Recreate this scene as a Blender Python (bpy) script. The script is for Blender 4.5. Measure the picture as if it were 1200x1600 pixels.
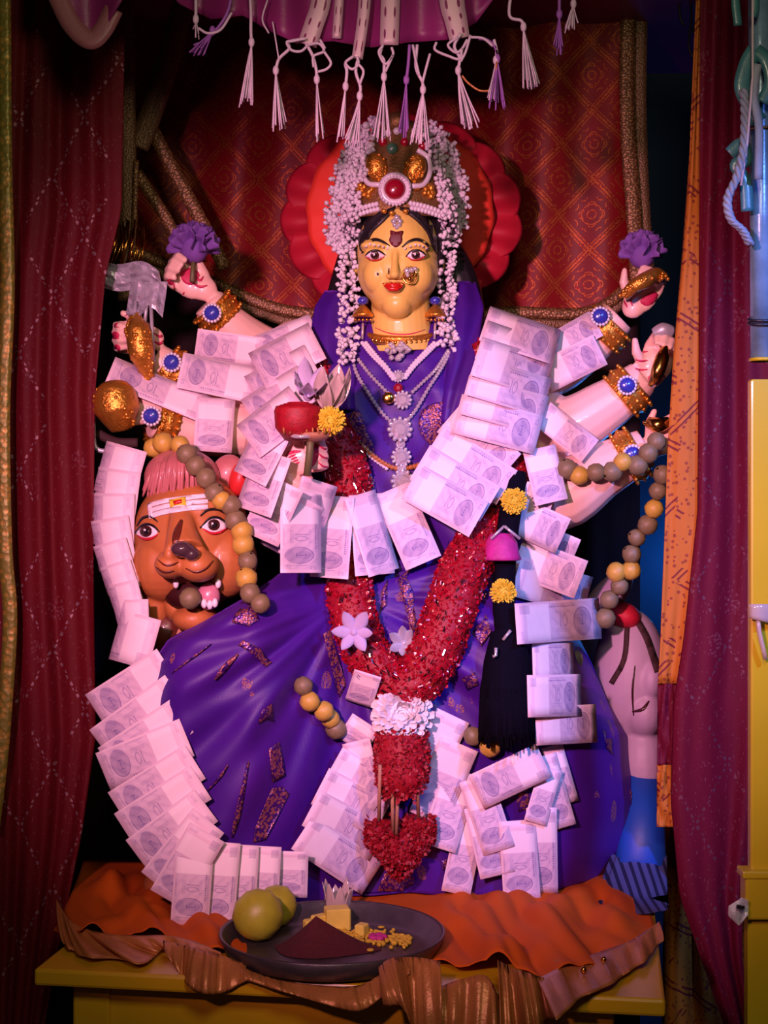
import bpy, bmesh, math, random
from mathutils import Vector, Matrix, noise
from mathutils.bvhtree import BVHTree
from mathutils.geometry import delaunay_2d_cdt

for o in list(bpy.data.objects):
    bpy.data.objects.remove(o, do_unlink=True)
SC = bpy.context.scene
COL = SC.collection
random.seed(7)
PI = math.pi

# ------------------------------------------------------------------ camera, light, exposure
CAMD, CAMZ, FPX = 2.3, 1.35, 2300.0
cd = bpy.data.cameras.new('camera'); cam = bpy.data.objects.new('camera', cd); COL.objects.link(cam)
cam.location = (0, -CAMD, CAMZ); cam.rotation_euler = (PI/2, 0, 0)
cd.sensor_fit = 'VERTICAL'; cd.sensor_height = 36; cd.lens = 36*FPX/1600; cd.clip_start = 0.05
SC.camera = cam
SC.view_settings.view_transform = 'Standard'; SC.view_settings.look = 'None'
SC.view_settings.gamma = 1; SC.view_settings.use_curve_mapping = False
SC.view_settings.exposure = 0.0

W = bpy.data.worlds.new('world'); SC.world = W; W.use_nodes = True
W.node_tree.nodes['Background'].inputs[0].default_value = (0.5, 0.28, 0.5, 1)
W.node_tree.nodes['Background'].inputs[1].default_value = 0.02

def lamp(name, kind, loc, target, energy, color, size=0.3, **kw):
    l = bpy.data.lights.new(name, kind); o = bpy.data.objects.new(name, l); COL.objects.link(o)
    o.location = loc; l.energy = energy; l.color = color
    d = Vector(target)-Vector(loc); o.rotation_euler = d.to_track_quat('-Z', 'Y').to_euler()
    if kind == 'AREA': l.size = size
    else: l.shadow_soft_size = size
    for k, v in kw.items(): setattr(l, k, v)
    return o
lamp('pink_spot_lamp', 'SPOT', (-0.50, -2.05, 1.72), (0.07, 0, 1.33), 265, (1.0, 0.38, 0.58), 0.05, spot_size=math.radians(47), spot_blend=1.0)
lamp('warm_front_lamp', 'AREA', (0.15, -2.2, 2.2), (0, 0, 1.1), 9, (1.0, 0.80, 0.55), 0.35)
lamp('blue_side_lamp', 'SPOT', (1.0, -1.5, 2.1), (0.34, 0, 1.18), 120, (0.14, 0.28, 1.0), 0.06, spot_size=math.radians(36), spot_blend=0.8)
lamp('blue_back_fill', 'POINT', (0.69, 0.86, 1.24), (0, 0, 0), 2.2, (0.03, 0.25, 1.0), 0.05)  # unseen blue light added behind the right curtain to brighten the back wall

# ------------------------------------------------------------------ pixel helpers (1200 x 1600 frame, real depth y)
def P(px, py, y=0.0):
    D = y+CAMD
    return Vector(((px-600)/FPX*D, y, CAMZ+(800-py)/FPX*D))
def S(px, y=0.0): return px*(y+CAMD)/FPX
def lerp(a, b, t): return a+(b-a)*t
def interp(tab, x):
    if x <= tab[0][0]: return tab[0][1]
    for (x0, v0), (x1, v1) in zip(tab, tab[1:]):
        if x <= x1:
            t = (x-x0)/(x1-x0)
            return v0+(v1-v0)*t
    return tab[-1][1]
def sstep(a, b, x):
    t = max(0, min(1, (x-a)/(b-a))); return t*t*(3-2*t)
def spline(pts, n):
    "Catmull-Rom through tuples, n samples per span"
    pts = [Vector(p) for p in pts]; out = []
    ext = [pts[0]*2-pts[1]]+pts+[pts[-1]*2-pts[-2]]
    for i in range(len(pts)-1):
        a, b, c, d = ext[i:i+4]
        for k in range(n):
            t = k/n
            out.append(0.5*((2*b)+(c-a)*t+(2*a-5*b+4*c-d)*t*t+(3*b-a-3*c+d)*t**3))
    out.append(pts[-1].copy()); return out
def resample(pts, step):
    L = [0]
    for a, b in zip(pts, pts[1:]): L.append(L[-1]+(b-a).length)
    n = max(1, round(L[-1]/step)); out = []; j = 0
    for k in range(n+1):
        d = L[-1]*k/n
        while j < len(pts)-2 and L[j+1] < d: j += 1
        seg = L[j+1]-L[j]; t = (d-L[j])/seg if seg > 1e-9 else 0
        out.append(pts[j].lerp(pts[j+1], t))
    return out

# ------------------------------------------------------------------ node expressions
class E:
    "a node socket with arithmetic"
    def __init__(s, nt, sock): s.nt, s.s = nt, sock
    def _op(s, op, *a, clamp=False):
        n = s.nt.nodes.new('ShaderNodeMath'); n.operation = op; n.use_clamp = clamp
        for i, v in enumerate((s,)+a):
            if isinstance(v, E): s.nt.links.new(v.s, n.inputs[i])
            else: n.inputs[i].default_value = v
        return E(s.nt, n.outputs[0])
    def __add__(s, o): return s._op('ADD', o)
    def __sub__(s, o): return s._op('SUBTRACT', o)
    def __mul__(s, o): return s._op('MULTIPLY', o)
    def __truediv__(s, o): return s._op('DIVIDE', o)
    def abs(s): return s._op('ABSOLUTE')
    def lt(s, v): return s._op('LESS_THAN', v)
    def gt(s, v): return s._op('GREATER_THAN', v)
    def mx(s, v): return s._op('MAXIMUM', v)
    def mn(s, v): return s._op('MINIMUM', v)
    def frac(s): return s._op('FRACT')
    def floor(s): return s._op('FLOOR')
    def sqrt(s): return s._op('SQRT')
    def sin(s): return s._op('SINE')
    def inside(s, a, b): return s.gt(a)*s.lt(b)
    def clamp(s): return s._op('ADD', 0.0, clamp=True)

MATS = {}
def new_mat(name):
    m = bpy.data.materials.new(name); m.use_nodes = True; MATS[name] = m
    return m, m.node_tree, m.node_tree.nodes['Principled BSDF']
def setb(b, **k):
    for a, v in k.items():
        n = a.replace('_', ' ')
        if n in b.inputs: b.inputs[n].default_value = v
def mix(nt, fac, a, b):
    n = nt.nodes.new('ShaderNodeMix'); n.data_type = 'RGBA'
    for i, v in ((0, fac), (6, a), (7, b)):
        if isinstance(v, E): nt.links.new(v.s, n.inputs[i])
        elif i == 0: n.inputs[0].default_value = v
        else: n.inputs[i].default_value = (*v[:3], 1)
    return E(nt, n.outputs[2])
def coords(nt, which='Object', scale=None, rot=None):
    tc = nt.nodes.new('ShaderNodeTexCoord'); out = tc.outputs[which]
    if scale or rot:
        mp = nt.nodes.new('ShaderNodeMapping'); nt.links.new(out, mp.inputs[0])
        if scale: mp.inputs['Scale'].default_value = scale
        if rot: mp.inputs['Rotation'].default_value = rot
        out = mp.outputs[0]
    return out
def noi(nt, vec, scale, detail=3, rough=0.55):
    n = nt.nodes.new('ShaderNodeTexNoise'); nt.links.new(vec, n.inputs['Vector'])
    n.inputs['Scale'].default_value = scale; n.inputs['Detail'].default_value = detail; n.inputs['Roughness'].default_value = rough
    return E(nt, n.outputs['Fac'])
def vor(nt, vec, scale, out='Distance', feature='F1'):
    n = nt.nodes.new('ShaderNodeTexVoronoi'); nt.links.new(vec, n.inputs['Vector']); n.feature = feature
    n.inputs['Scale'].default_value = scale
    return E(nt, n.outputs[out])
def sepv(nt, vec):
    n = nt.nodes.new('ShaderNodeSeparateXYZ'); nt.links.new(vec, n.inputs[0])
    return [E(nt, n.outputs[i]) for i in range(3)]
def bump(nt, b, h, strength=0.3, dist=0.002):
    n = nt.nodes.new('ShaderNodeBump'); n.inputs['Strength'].default_value = strength; n.inputs['Distance'].default_value = dist
    nt.links.new(h.s, n.inputs['Height']); nt.links.new(n.outputs[0], b.inputs['Normal'])
def mat(name, col, rough=0.6, metal=0.0, var=0.12, vs=40, bs=0.15, bscale=300, coat=0, sheen=0, spec=0.5, trans=0, alpha=1, sub=0):
    m, nt, b = new_mat(name)
    c = coords(nt)
    n = noi(nt, c, vs)
    dark = tuple(x*(1-var*1.6) for x in col); light = tuple(min(1, x*(1+var)) for x in col)
    cc = mix(nt, n, dark, light); nt.links.new(cc.s, b.inputs['Base Color'])
    setb(b, Roughness=rough, Metallic=metal, Coat_Weight=coat, Sheen_Weight=sheen, Specular_IOR_Level=spec, Transmission_Weight=trans, Alpha=alpha, Subsurface_Weight=sub)
    if coat: setb(b, Coat_Roughness=0.12)
    if bs: bump(nt, b, noi(nt, c, bscale, 4), bs, 0.0015)
    return m

# ------------------------------------------------------------------ mesh builder
class MB:
    def __init__(s): s.v = []; s.f = []; s.uv = None; s.mi = []
    def add(s, vs, fs, mi=0):
        o = len(s.v); s.v += [Vector(v) for v in vs]; s.f += [tuple(i+o for i in f) for f in fs]; s.mi += [mi]*len(fs)
        return s
    def grid(s, fn, nu, nv, closeu=False, closev=False, mi=0):
        o = len(s.v); mu = nu if closeu else nu+1; mv = nv if closev else nv+1
        for j in range(mv):
            for i in range(mu): s.v.append(Vector(fn(i/nu, j/nv)))
        for j in range(nv):
            for i in range(nu):
                a = o+j*mu+i; b = o+j*mu+(i+1) % mu; j2 = (j+1) % mv
                s.f.append((a, b, o+j2*mu+(i+1) % mu, o+j2*mu+i)); s.mi.append(mi)
        return s
    def tube(s, pts, r, n=10, caps=True, mi=0, flat=None):
        "pts: Vectors; r: number, list or f(t)"
        pts = [Vector(p) for p in pts]; m = len(pts); o = len(s.v)
        up = None
        for i, p in enumerate(pts):
            t = (pts[min(i+1, m-1)]-pts[max(i-1, 0)])
            t = t.normalized() if t.length > 1e-9 else Vector((0, 0, 1))
            if up is None:
                up = Vector((0, 1, 0)) if abs(t.y) < 0.9 else Vector((0, 0, 1))
            a = t.cross(up); a = a.normalized() if a.length > 1e-6 else Vector((1, 0, 0)); b = a.cross(t).normalized(); up = b
            rr = r(i/(m-1)) if callable(r) else (r[i] if isinstance(r, (list, tuple)) else r)
            fb = flat or 1.0
            for k in range(n):
                q = 2*PI*k/n; s.v.append(p+a*(math.cos(q)*rr)+b*(math.sin(q)*rr*fb))
        for i in range(m-1):
            for k in range(n):
                s.f.append((o+i*n+k, o+i*n+(k+1) % n, o+(i+1)*n+(k+1) % n, o+(i+1)*n+k)); s.mi.append(mi)
        if caps:
            s.f.append(tuple(o+k for k in reversed(range(n)))); s.mi.append(mi)
            s.f.append(tuple(o+(m-1)*n+k for k in range(n))); s.mi.append(mi)
        return s
    def ell(s, c, r, M=None, nu=20, nv=14, mi=0):
        c = Vector(c); o = len(s.v)
        def pt(th, ph):
            q = Vector((r[0]*math.cos(th)*math.sin(ph), r[1]*math.sin(th)*math.sin(ph), r[2]*math.cos(ph)))
            return c+(M @ q if M else q)
        s.v.append(pt(0, 0))
        for j in range(1, nv):
            for i in range(nu): s.v.append(pt(2*PI*i/nu, PI*j/nv))
        s.v.append(pt(0, PI)); e = len(s.v)-1
        for i in range(nu):
            s.f.append((o, o+1+i, o+1+(i+1) % nu)); s.mi.append(mi)
            s.f.append((e, o+1+(nv-2)*nu+(i+1) % nu, o+1+(nv-2)*nu+i)); s.mi.append(mi)
        for j in range(nv-2):
            for i in range(nu):
                a = o+1+j*nu+i; b = o+1+j*nu+(i+1) % nu
                s.f.append((a, a+nu, b+nu, b)); s.mi.append(mi)
        return s
    def box(s, c, h, M=None, mi=0):
        c = Vector(c); vs = []
        for x in (-1, 1):
            for y in (-1, 1):
                for z in (-1, 1):
                    q = Vector((x*h[0], y*h[1], z*h[2])); vs.append(c+(M @ q if M else q))
        return s.add(vs, [(0, 1, 3, 2), (4, 6, 7, 5), (0, 4, 5, 1), (2, 3, 7, 6), (0, 2, 6, 4), (1, 5, 7, 3)], mi)
    def lathe(s, prof, c=(0, 0, 0), n=32, M=None, mi=0):
        "prof: (r, z) list about local z"
        c = Vector(c); o = len(s.v)
        for r, z in prof:
            for k in range(n):
                q = Vector((r*math.cos(2*PI*k/n), r*math.sin(2*PI*k/n), z)); s.v.append(c+(M @ q if M else q))
        for i in range(len(prof)-1):
            for k in range(n):
                s.f.append((o+i*n+k, o+i*n+(k+1) % n, o+(i+1)*n+(k+1) % n, o+(i+1)*n+k)); s.mi.append(mi)
        return s
    def mesh(s, name, mats, smooth=True, shift=None, fix=True):
        me = bpy.data.meshes.new(name)
        c = Vector(shift) if shift is not None else Vector((0, 0, 0))
        me.from_pydata([v-c for v in s.v], [], s.f)
        for m in (mats if isinstance(mats, (list, tuple)) else [mats]): me.materials.append(MATS[m] if isinstance(m, str) else m)
        me.polygons.foreach_set('material_index', s.mi)
        me.polygons.foreach_set('use_smooth', [smooth]*len(s.f))
        if fix:
            b = bmesh.new(); b.from_mesh(me); bmesh.ops.recalc_face_normals(b, faces=b.faces); b.to_mesh(me); b.free()
        me.update(); return me
    def center(s):
        n = len(s.v); lo = [min(v[i] for v in s.v) for i in range(3)]; hi = [max(v[i] for v in s.v) for i in range(3)]
        return Vector(((lo[0]+hi[0])/2, (lo[1]+hi[1])/2, lo[2]))
    def obj(s, name, mats, parent=None, smooth=True, fix=True):
        c = s.center(); me = s.mesh(name, mats, smooth, c, fix)
        o = bpy.data.objects.new(name, me); COL.objects.link(o)
        place(o, c, parent); return o
def wloc(o):
    v = o.location.copy()
    while o.parent: o = o.parent; v += o.location
    return v
def place(o, c, parent=None):
    if parent: o.parent = parent; o.location = Vector(c)-wloc(parent)
    else: o.location = c
def tag(o, label=None, cat=None, group=None, kind=None):
    for k, v in (('label', label), ('category', cat), ('group', group), ('kind', kind)):
        if v: o[k] = v
    return o
def thing(name, label, cat, loc, group=None):
    o = bpy.data.objects.new(name, None); COL.objects.link(o); o.location = loc; o.empty_display_size = 0.05
    return tag(o, label, cat, group)
def piece(mesh, name, loc, parent=None, M=None):
    "an object that shares mesh data"
    o = bpy.data.objects.new(name, mesh); COL.objects.link(o)
    place(o, loc, parent)
    if M is not None: o.rotation_mode = 'QUATERNION'; o.rotation_quaternion = M.to_quaternion()
    return o
def solid(o, t, off=0.0):
    m = o.modifiers.new('thickness', 'SOLIDIFY'); m.thickness = t; m.offset = off; return o
def remesh(o, vox, sm=4, fac=0.5):
    m = o.modifiers.new('remesh', 'REMESH'); m.mode = 'VOXEL'; m.voxel_size = vox; m.use_smooth_shade = True
    if sm:
        k = o.modifiers.new('smooth', 'SMOOTH'); k.iterations = sm; k.factor = fac
    return o

# ------------------------------------------------------------------ ray casting on built surfaces
def bvh(*objs):
    bpy.context.view_layer.update(); dg = bpy.context.evaluated_depsgraph_get(); V = []; F = []
    for o in objs:
        ev = o.evaluated_get(dg); me = ev.to_mesh(); M = o.matrix_world; k = len(V)
        V += [M @ v.co for v in me.vertices]; F += [tuple(i+k for i in p.vertices) for p in me.polygons]
        ev.to_mesh_clear()
    return BVHTree.FromPolygons(V, F)
CAMP = Vector((0, -CAMD, CAMZ))
def cast(tree, px, py, dflt=None):
    d = (P(px, py, 0)-CAMP).normalized()
    h = tree.ray_cast(CAMP, d)
    if h[0] is None: return dflt
    return h[0]
def casty(tree, px, py, dflt=None):
    h = cast(tree, px, py); return dflt if h is None else h.y
def px_poly(pts, smooth=4):
    "closed outline smoothed"
    if not smooth: return [Vector(p) for p in pts]
    n = len(pts); out = []
    for i in range(n):
        a, b, c, d = [Vector(pts[(i+k-1) % n]) for k in range(4)]
        for k in range(smooth):
            t = k/smooth
            out.append(0.5*((2*b)+(c-a)*t+(2*a-5*b+4*c-d)*t*t+(3*b-a-3*c+d)*t**3))
    return out
def decal(name, m, parent, tree, pts, smooth=4, off=0.0008, thick=0.0008, step=6, dflt=0.0):
    "thin painted/applied layer that follows a surface below an outline"
    out = px_poly(pts, smooth); n = len(out)
    xs = [p.x for p in out]; ys = [p.y for p in out]; inn = []
    def ins(x, y):
        c = False
        for i in range(n):
            a, b = out[i], out[i-1]
            if (a.y > y) != (b.y > y) and x < (b.x-a.x)*(y-a.y)/(b.y-a.y)+a.x: c = not c
        return c
    y = min(ys)+step/2
    while y < max(ys):
        x = min(xs)+step/2
        while x < max(xs):
            if ins(x, y): inn.append(Vector((x, y)))
            x += step
        y += step
    vs, es, fs, *_ = delaunay_2d_cdt(out+inn, [(i, (i+1) % n) for i in range(n)], [list(range(n))], 1, 1e-4)
    mb = MB(); V = []; miss = []
    last = dflt
    for v in vs:
        h = casty(tree, v.x, v.y)
        miss.append(h is None)
        if h is None: h = last
        last = h; V.append(P(v.x, v.y, h-off))
    keep = [tuple(f) for f in fs if not any(miss[i] for i in f) and max(V[i].y for i in f)-min(V[i].y for i in f) < 0.02]
    par = list(range(len(V)))
    def root(i):
        while par[i] != i: par[i] = par[par[i]]; i = par[i]
        return i
    for f in keep:
        for i in f[1:]: par[root(i)] = root(f[0])
    if keep:
        cn = {}
        for f in keep: cn[root(f[0])] = cn.get(root(f[0]), 0)+1
        big = max(cn, key=cn.get); keep = [f for f in keep if root(f[0]) == big]
    used = sorted({i for f in keep for i in f}); rm = {i: k for k, i in enumerate(used)}
    if not keep: return None
    mb.add([V[i] for i in used], [tuple(rm[i] for i in f) for f in keep])
    o = mb.obj(name, m, parent); solid(o, thick, -1 if False else 0); return o
def stroke(pts, w, n=4, taper=True):
    "outline polygon of a brush stroke through px points"
    c = spline([Vector((*p, 0)) for p in pts], n); L = []; R = []; m = len(c)
    for i, p in enumerate(c):
        t = (c[min(i+1, m-1)]-c[max(i-1, 0)]).normalized(); nn = Vector((-t.y, t.x, 0))
        k = w*(0.35+0.65*math.sin(PI*i/(m-1))) if taper else w
        L.append((p+nn*k/2).xy); R.append((p-nn*k/2).xy)
    return [tuple(q) for q in L]+[tuple(q) for q in reversed(R)]
def circ(cx, cy, rx, ry=None, n=16, rot=0):
    ry = ry or rx; out = []
    for k in range(n):
        a = 2*PI*k/n; x, y = rx*math.cos(a), ry*math.sin(a)
        out.append((cx+x*math.cos(rot)-y*math.sin(rot), cy+x*math.sin(rot)+y*math.cos(rot)))
    return out
# ------------------------------------------------------------------ materials
mat('skin', (0.86, 0.56, 0.46), 0.42, var=0.05, bs=0.05, coat=0.15)
mat('face_yellow', (0.80, 0.60, 0.13), 0.40, var=0.05, bs=0.04, coat=0.2)
mat('hair_black', (0.012, 0.008, 0.012), 0.45, bs=0.4, bscale=120)
mat('paint_black', (0.01, 0.006, 0.01), 0.4, bs=0)
mat('paint_white', (0.85, 0.78, 0.82), 0.4, bs=0, var=0.03)
mat('paint_brown', (0.05, 0.012, 0.012), 0.3, bs=0)
mat('paint_red', (0.55, 0.012, 0.03), 0.35, bs=0)
mat('lip_red', (0.55, 0.015, 0.01), 0.3, bs=0)
mat('palm_red', (0.60, 0.02, 0.10), 0.5, bs=0, var=0.2)
mat('bindi_maroon', (0.11, 0.006, 0.012), 0.5, bs=0)
mat('gold', (0.80, 0.36, 0.05), 0.30, metal=0.8, var=0.25, vs=120, bs=0.9, bscale=260)
mat('gold_smooth', (0.75, 0.38, 0.08), 0.18, metal=1.0, var=0.1, bs=0.1)
mat('old_gold', (0.30, 0.17, 0.06), 0.42, metal=0.7, var=0.3, vs=90, bs=0.8, bscale=350)
mat('pearl', (0.72, 0.68, 0.74), 0.22, var=0.04, bs=0, coat=0.6)
mat('ruby', (0.28, 0.004, 0.02), 0.22, var=0.1, bs=0.1, coat=0.5)
mat('sapphire', (0.04, 0.05, 0.42), 0.22, var=0.35, vs=200, bs=0.1, coat=0.6)
mat('jade', (0.05, 0.16, 0.09), 0.3, bs=0.1)
mat('crystal', (0.80, 0.77, 0.84), 0.12, metal=0.55, var=0.25, vs=260, bs=0.0, coat=0.6)
mat('clear_plastic', (0.80, 0.66, 0.60), 0.12, var=0.05, bs=0.1, trans=0.45, coat=0.5)
mat('jasmine', (0.74, 0.70, 0.76), 0.6, var=0.10, bs=0.1)
mat('halo_inner', (0.95, 0.055, 0.030), 0.6, var=0.12, vs=12, bs=0.1)
mat('halo_petal', (0.50, 0.006, 0.030), 0.65, var=0.2, vs=14, bs=0.1)
mat('paper_purple', (0.20, 0.08, 0.40), 0.75, var=0.3, vs=30, bs=0.4, bscale=150)
mat('paper_lilac', (0.50, 0.42, 0.62), 0.7, var=0.2, bs=0.3)
mat('foil_silver', (0.55, 0.53, 0.60), 0.38, metal=0.35, var=0.25, vs=60, bs=0.5, bscale=100)
mat('flower_yellow', (0.75, 0.58, 0.03), 0.7, var=0.25, vs=150, bs=0.6, bscale=500)
mat('flower_white', (0.80, 0.74, 0.76), 0.7, var=0.12, bs=0.2)
mat('flower_magenta', (0.50, 0.02, 0.25), 0.6, var=0.3, vs=80, bs=0.5)
mat('petal_red', (0.34, 0.003, 0.014), 0.55, var=0.35, vs=120, bs=0.5, bscale=400)
mat('petal_gloss', (0.38, 0.003, 0.018), 0.12, var=0.35, vs=120, bs=0.5, bscale=300, coat=1.0)
mat('tinsel', (0.9, 0.75, 0.82), 0.06, metal=1.0, bs=0)
mat('thread_black', (0.003, 0.0025, 0.008), 0.9, bs=0.8, bscale=200, spec=0.08)
mat('thread_white', (0.70, 0.60, 0.68), 0.6, var=0.15, bs=0.3)
mat('thread_violet', (0.32, 0.12, 0.45), 0.6, var=0.15, bs=0.3)
mat('stick_wood', (0.42, 0.20, 0.11), 0.6, var=0.2, vs=100, bs=0.4)
mat('stem_olive', (0.14, 0.13, 0.05), 0.5, var=0.2, bs=0.2)
mat('leaf_olive', (0.20, 0.22, 0.06), 0.5, var=0.3, bs=0.2)
mat('bead_olive', (0.22, 0.17, 0.08), 0.5, var=0.3, vs=60, bs=0.4, bscale=180)
mat('bead_yellow', (0.56, 0.38, 0.06), 0.45, var=0.3, vs=50, bs=0.4, bscale=180)
mat('lion_tan', (0.50, 0.17, 0.045), 0.48, var=0.25, vs=16, bs=0.08, coat=0.08)
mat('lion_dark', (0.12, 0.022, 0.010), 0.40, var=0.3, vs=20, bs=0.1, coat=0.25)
mat('lion_nose', (0.07, 0.035, 0.045), 0.2, bs=0.1, coat=0.6)
mat('lion_mane', (0.50, 0.16, 0.16), 0.42, var=0.2, vs=50, bs=0.2, coat=0.2)
mat('lion_ear', (0.65, 0.03, 0.03), 0.4, bs=0.1)
mat('mouth_dark', (0.035, 0.005, 0.006), 0.4, bs=0)
mat('tongue_pink', (0.60, 0.22, 0.30), 0.3, bs=0.1, coat=0.4)
mat('pale_plaster', (0.44, 0.31, 0.42), 0.55, var=0.12, vs=10, bs=0.1)
mat('blue_paint', (0.008, 0.07, 0.45), 0.5, var=0.15, bs=0.1)
mat('table_yellow', (0.64, 0.37, 0.008), 0.30, var=0.10, vs=8, bs=0.06, coat=0.3)
mat('post_yellow', (0.60, 0.44, 0.012), 0.35, var=0.10, vs=8, bs=0.06, coat=0.2)
mat('table_dark', (0.06, 0.03, 0.012), 0.6)
mat('lime', (0.42, 0.42, 0.03), 0.42, var=0.3, vs=25, bs=0.25, bscale=260)
mat('tray_metal', (0.13, 0.11, 0.12), 0.42, metal=0.75, var=0.35, vs=30, bs=0.2)
mat('dark_maroon', (0.07, 0.004, 0.010), 0.9, var=0.3, vs=200, bs=0.8, bscale=500)
mat('turmeric', (0.62, 0.42, 0.03), 0.8, var=0.3, vs=150, bs=0.7, bscale=400)
mat('camphor_yellow', (0.75, 0.62, 0.10), 0.5, var=0.15, bs=0.3)
mat('gold_satin', (0.50, 0.19, 0.055), 0.36, metal=0.25, var=0.22, vs=30, bs=0.5, bscale=260)
mat('wall_blue', (0.010, 0.045, 0.085), 0.75, var=0.25, vs=3)
mat('wall_brown', (0.04, 0.012, 0.012), 0.8)
mat('floor_brown', (0.10, 0.045, 0.03), 0.6, var=0.3, vs=6)
mat('dark_backing', (0.022, 0.004, 0.008), 0.85, var=0.3, vs=20)
mat('pipe_silver', (0.20, 0.36, 0.50), 0.26, metal=0.15, var=0.45, vs=25, bs=0.35, bscale=60)
mat('ribbon_teal', (0.06, 0.22, 0.24), 0.35, var=0.3, bs=0.2, coat=0.3)
mat('cord_grey', (0.30, 0.36, 0.44), 0.6, var=0.25, bs=0.5)
mat('wire_dark', (0.02, 0.02, 0.03), 0.4, bs=0)
mat('canopy_satin', (0.26, 0.022, 0.15), 0.42, var=0.25, vs=8, bs=0.25, bscale=200)
mat('canopy_pale', (0.36, 0.13, 0.15), 0.45, var=0.2, vs=8, bs=0.25, bscale=200)
mat('white_plastic', (0.7, 0.68, 0.72), 0.25, var=0.1, bs=0.1)

def fabric_noise(nt, c): return noi(nt, c, 900, 2)

# purple saree: satin with scattered woven gold flecks
def saree(name, gold_amt):
    m, nt, b = new_mat(name); c = coords(nt)
    n = noi(nt, c, 9, 3)
    base = mix(nt, n, (0.030, 0.004, 0.19), (0.080, 0.008, 0.27))
    fl = vor(nt, coords(nt, scale=(1, 1, 0.55)), 26)
    patch = noi(nt, c, 11, 1).gt(1-gold_amt)
    w = noi(nt, c, 420, 2).gt(0.48)
    f = (fl.lt(0.26)*patch*w)
    nt.links.new(mix(nt, f, base, (0.26, 0.09, 0.10)).s, b.inputs['Base Color'])
    setb(b, Roughness=0.50, Specular_IOR_Level=0.35, Sheen_Weight=0.25, Sheen_Roughness=0.35); b.inputs['Sheen Tint'].default_value = (0.35, 0.08, 1, 1)
    bump(nt, b, noi(nt, c, 700, 2), 0.25, 0.001); return m
saree('saree', 0.40)
# woven gold border of the saree
m, nt, b = new_mat('saree_gold'); c = coords(nt)
w = vor(nt, c, 230).lt(0.52); w2 = noi(nt, c, 70, 3).gt(0.36)
nt.links.new(mix(nt, w*w2, (0.055, 0.007, 0.16), (0.27, 0.085, 0.10)).s, b.inputs['Base Color'])
setb(b, Roughness=0.36, Metallic=0.35); bump(nt, b, vor(nt, c, 300), 0.5, 0.0015)

# brocade backdrop: gold lattice with ring motifs on red
m, nt, b = new_mat('brocade'); c = coords(nt); x, y, z = sepv(nt, c)
A = 0.128
wob = (noi(nt, c, 5, 1)-0.5)*0.03
x = x+wob
u = (x*1.05+z)/A; v = (x*1.05-z)/A
du = (u.frac()-0.5).abs(); dv = (v.frac()-0.5).abs()      # 0.5 on a line
line = (du.inside(0.425, 0.45)+du.gt(0.475)+dv.inside(0.425, 0.45)+dv.gt(0.475)).mn(1.0)
cu = u.frac()-0.5; cv = v.frac()-0.5
r = (cu*cu+cv*cv).sqrt()
ring = (r.inside(0.07, 0.10)+r.inside(0.19, 0.215)).mn(1.0)
pu = ((u*4).frac()-0.5); pv = ((v*4).frac()-0.5); pr = (pu*pu+pv*pv).sqrt()
ring2 = pr.inside(0.26, 0.36)*r.lt(0.36)*r.gt(0.17)
g = (line+ring+ring2).mn(1.0)
th = noi(nt, coords(nt, scale=(1, 1, 1)), 260, 2).gt(0.42)
dirt = noi(nt, c, 14, 2)
red = mix(nt, dirt, (0.13, 0.002, 0.006), (0.27, 0.005, 0.008))
nt.links.new(mix(nt, g*th*0.58, red, (0.46, 0.13, 0.030)).s, b.inputs['Base Color'])
nt.links.new((g*0.5).s, b.inputs['Metallic'])
setb(b, Roughness=0.5, Specular_IOR_Level=0.3); bump(nt, b, g+noi(nt, c, 500, 2)*0.4, 0.5, 0.0015)

# dark maroon sequinned curtain
def sequin(name, c1, c2, dots):
    m, nt, b = new_mat(name); c = coords(nt); x, y, z = sepv(nt, c)
    n = noi(nt, coords(nt, scale=(1, 1, 0.2)), 45, 2)
    base = mix(nt, n, c1, c2)
    A = 0.135; u = (x*1.35+z*0.75)/A; v = (x*1.35-z*0.75)/A
    du = (u.frac()-0.5).abs(); dv = (v.frac()-0.5).abs()
    line = (du.gt(0.475)+dv.gt(0.475)).mn(1.0)
    cell = 0.0085
    fx = (x/cell).frac()-0.5; fz = (z/(cell*1.1)).frac()-0.5; rr = (fx*fx+fz*fz).sqrt()
    vis = noi(nt, c, 7, 2).gt(0.47)
    dot = rr.lt(0.33)*line*vis
    fleck = noi(nt, coords(nt, scale=(1, 1, 0.4)), 330, 1).gt(0.69)
    pat = (vor(nt, coords(nt, scale=(1, 1, 0.6)), 17).lt(0.20))*(vor(nt, c, 190).lt(0.42))
    s = (dot*0.5*dots+fleck*0.10+pat*0.08).mn(1.0)
    nt.links.new(mix(nt, s, base, (0.52, 0.34, 0.40)).s, b.inputs['Base Color'])
    setb(b, Roughness=0.65, Specular_IOR_Level=0.2); nt.links.new((dot*0.7).s, b.inputs['Metallic'])
    bump(nt, b, noi(nt, c, 600, 2), 0.3, 0.001)
sequin('sequin_maroon', (0.090, 0.002, 0.006), (0.125, 0.003, 0.009), 1.0)
sequin('sheer_maroon', (0.095, 0.002, 0.014), (0.135, 0.004, 0.022), 0.35)

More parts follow.
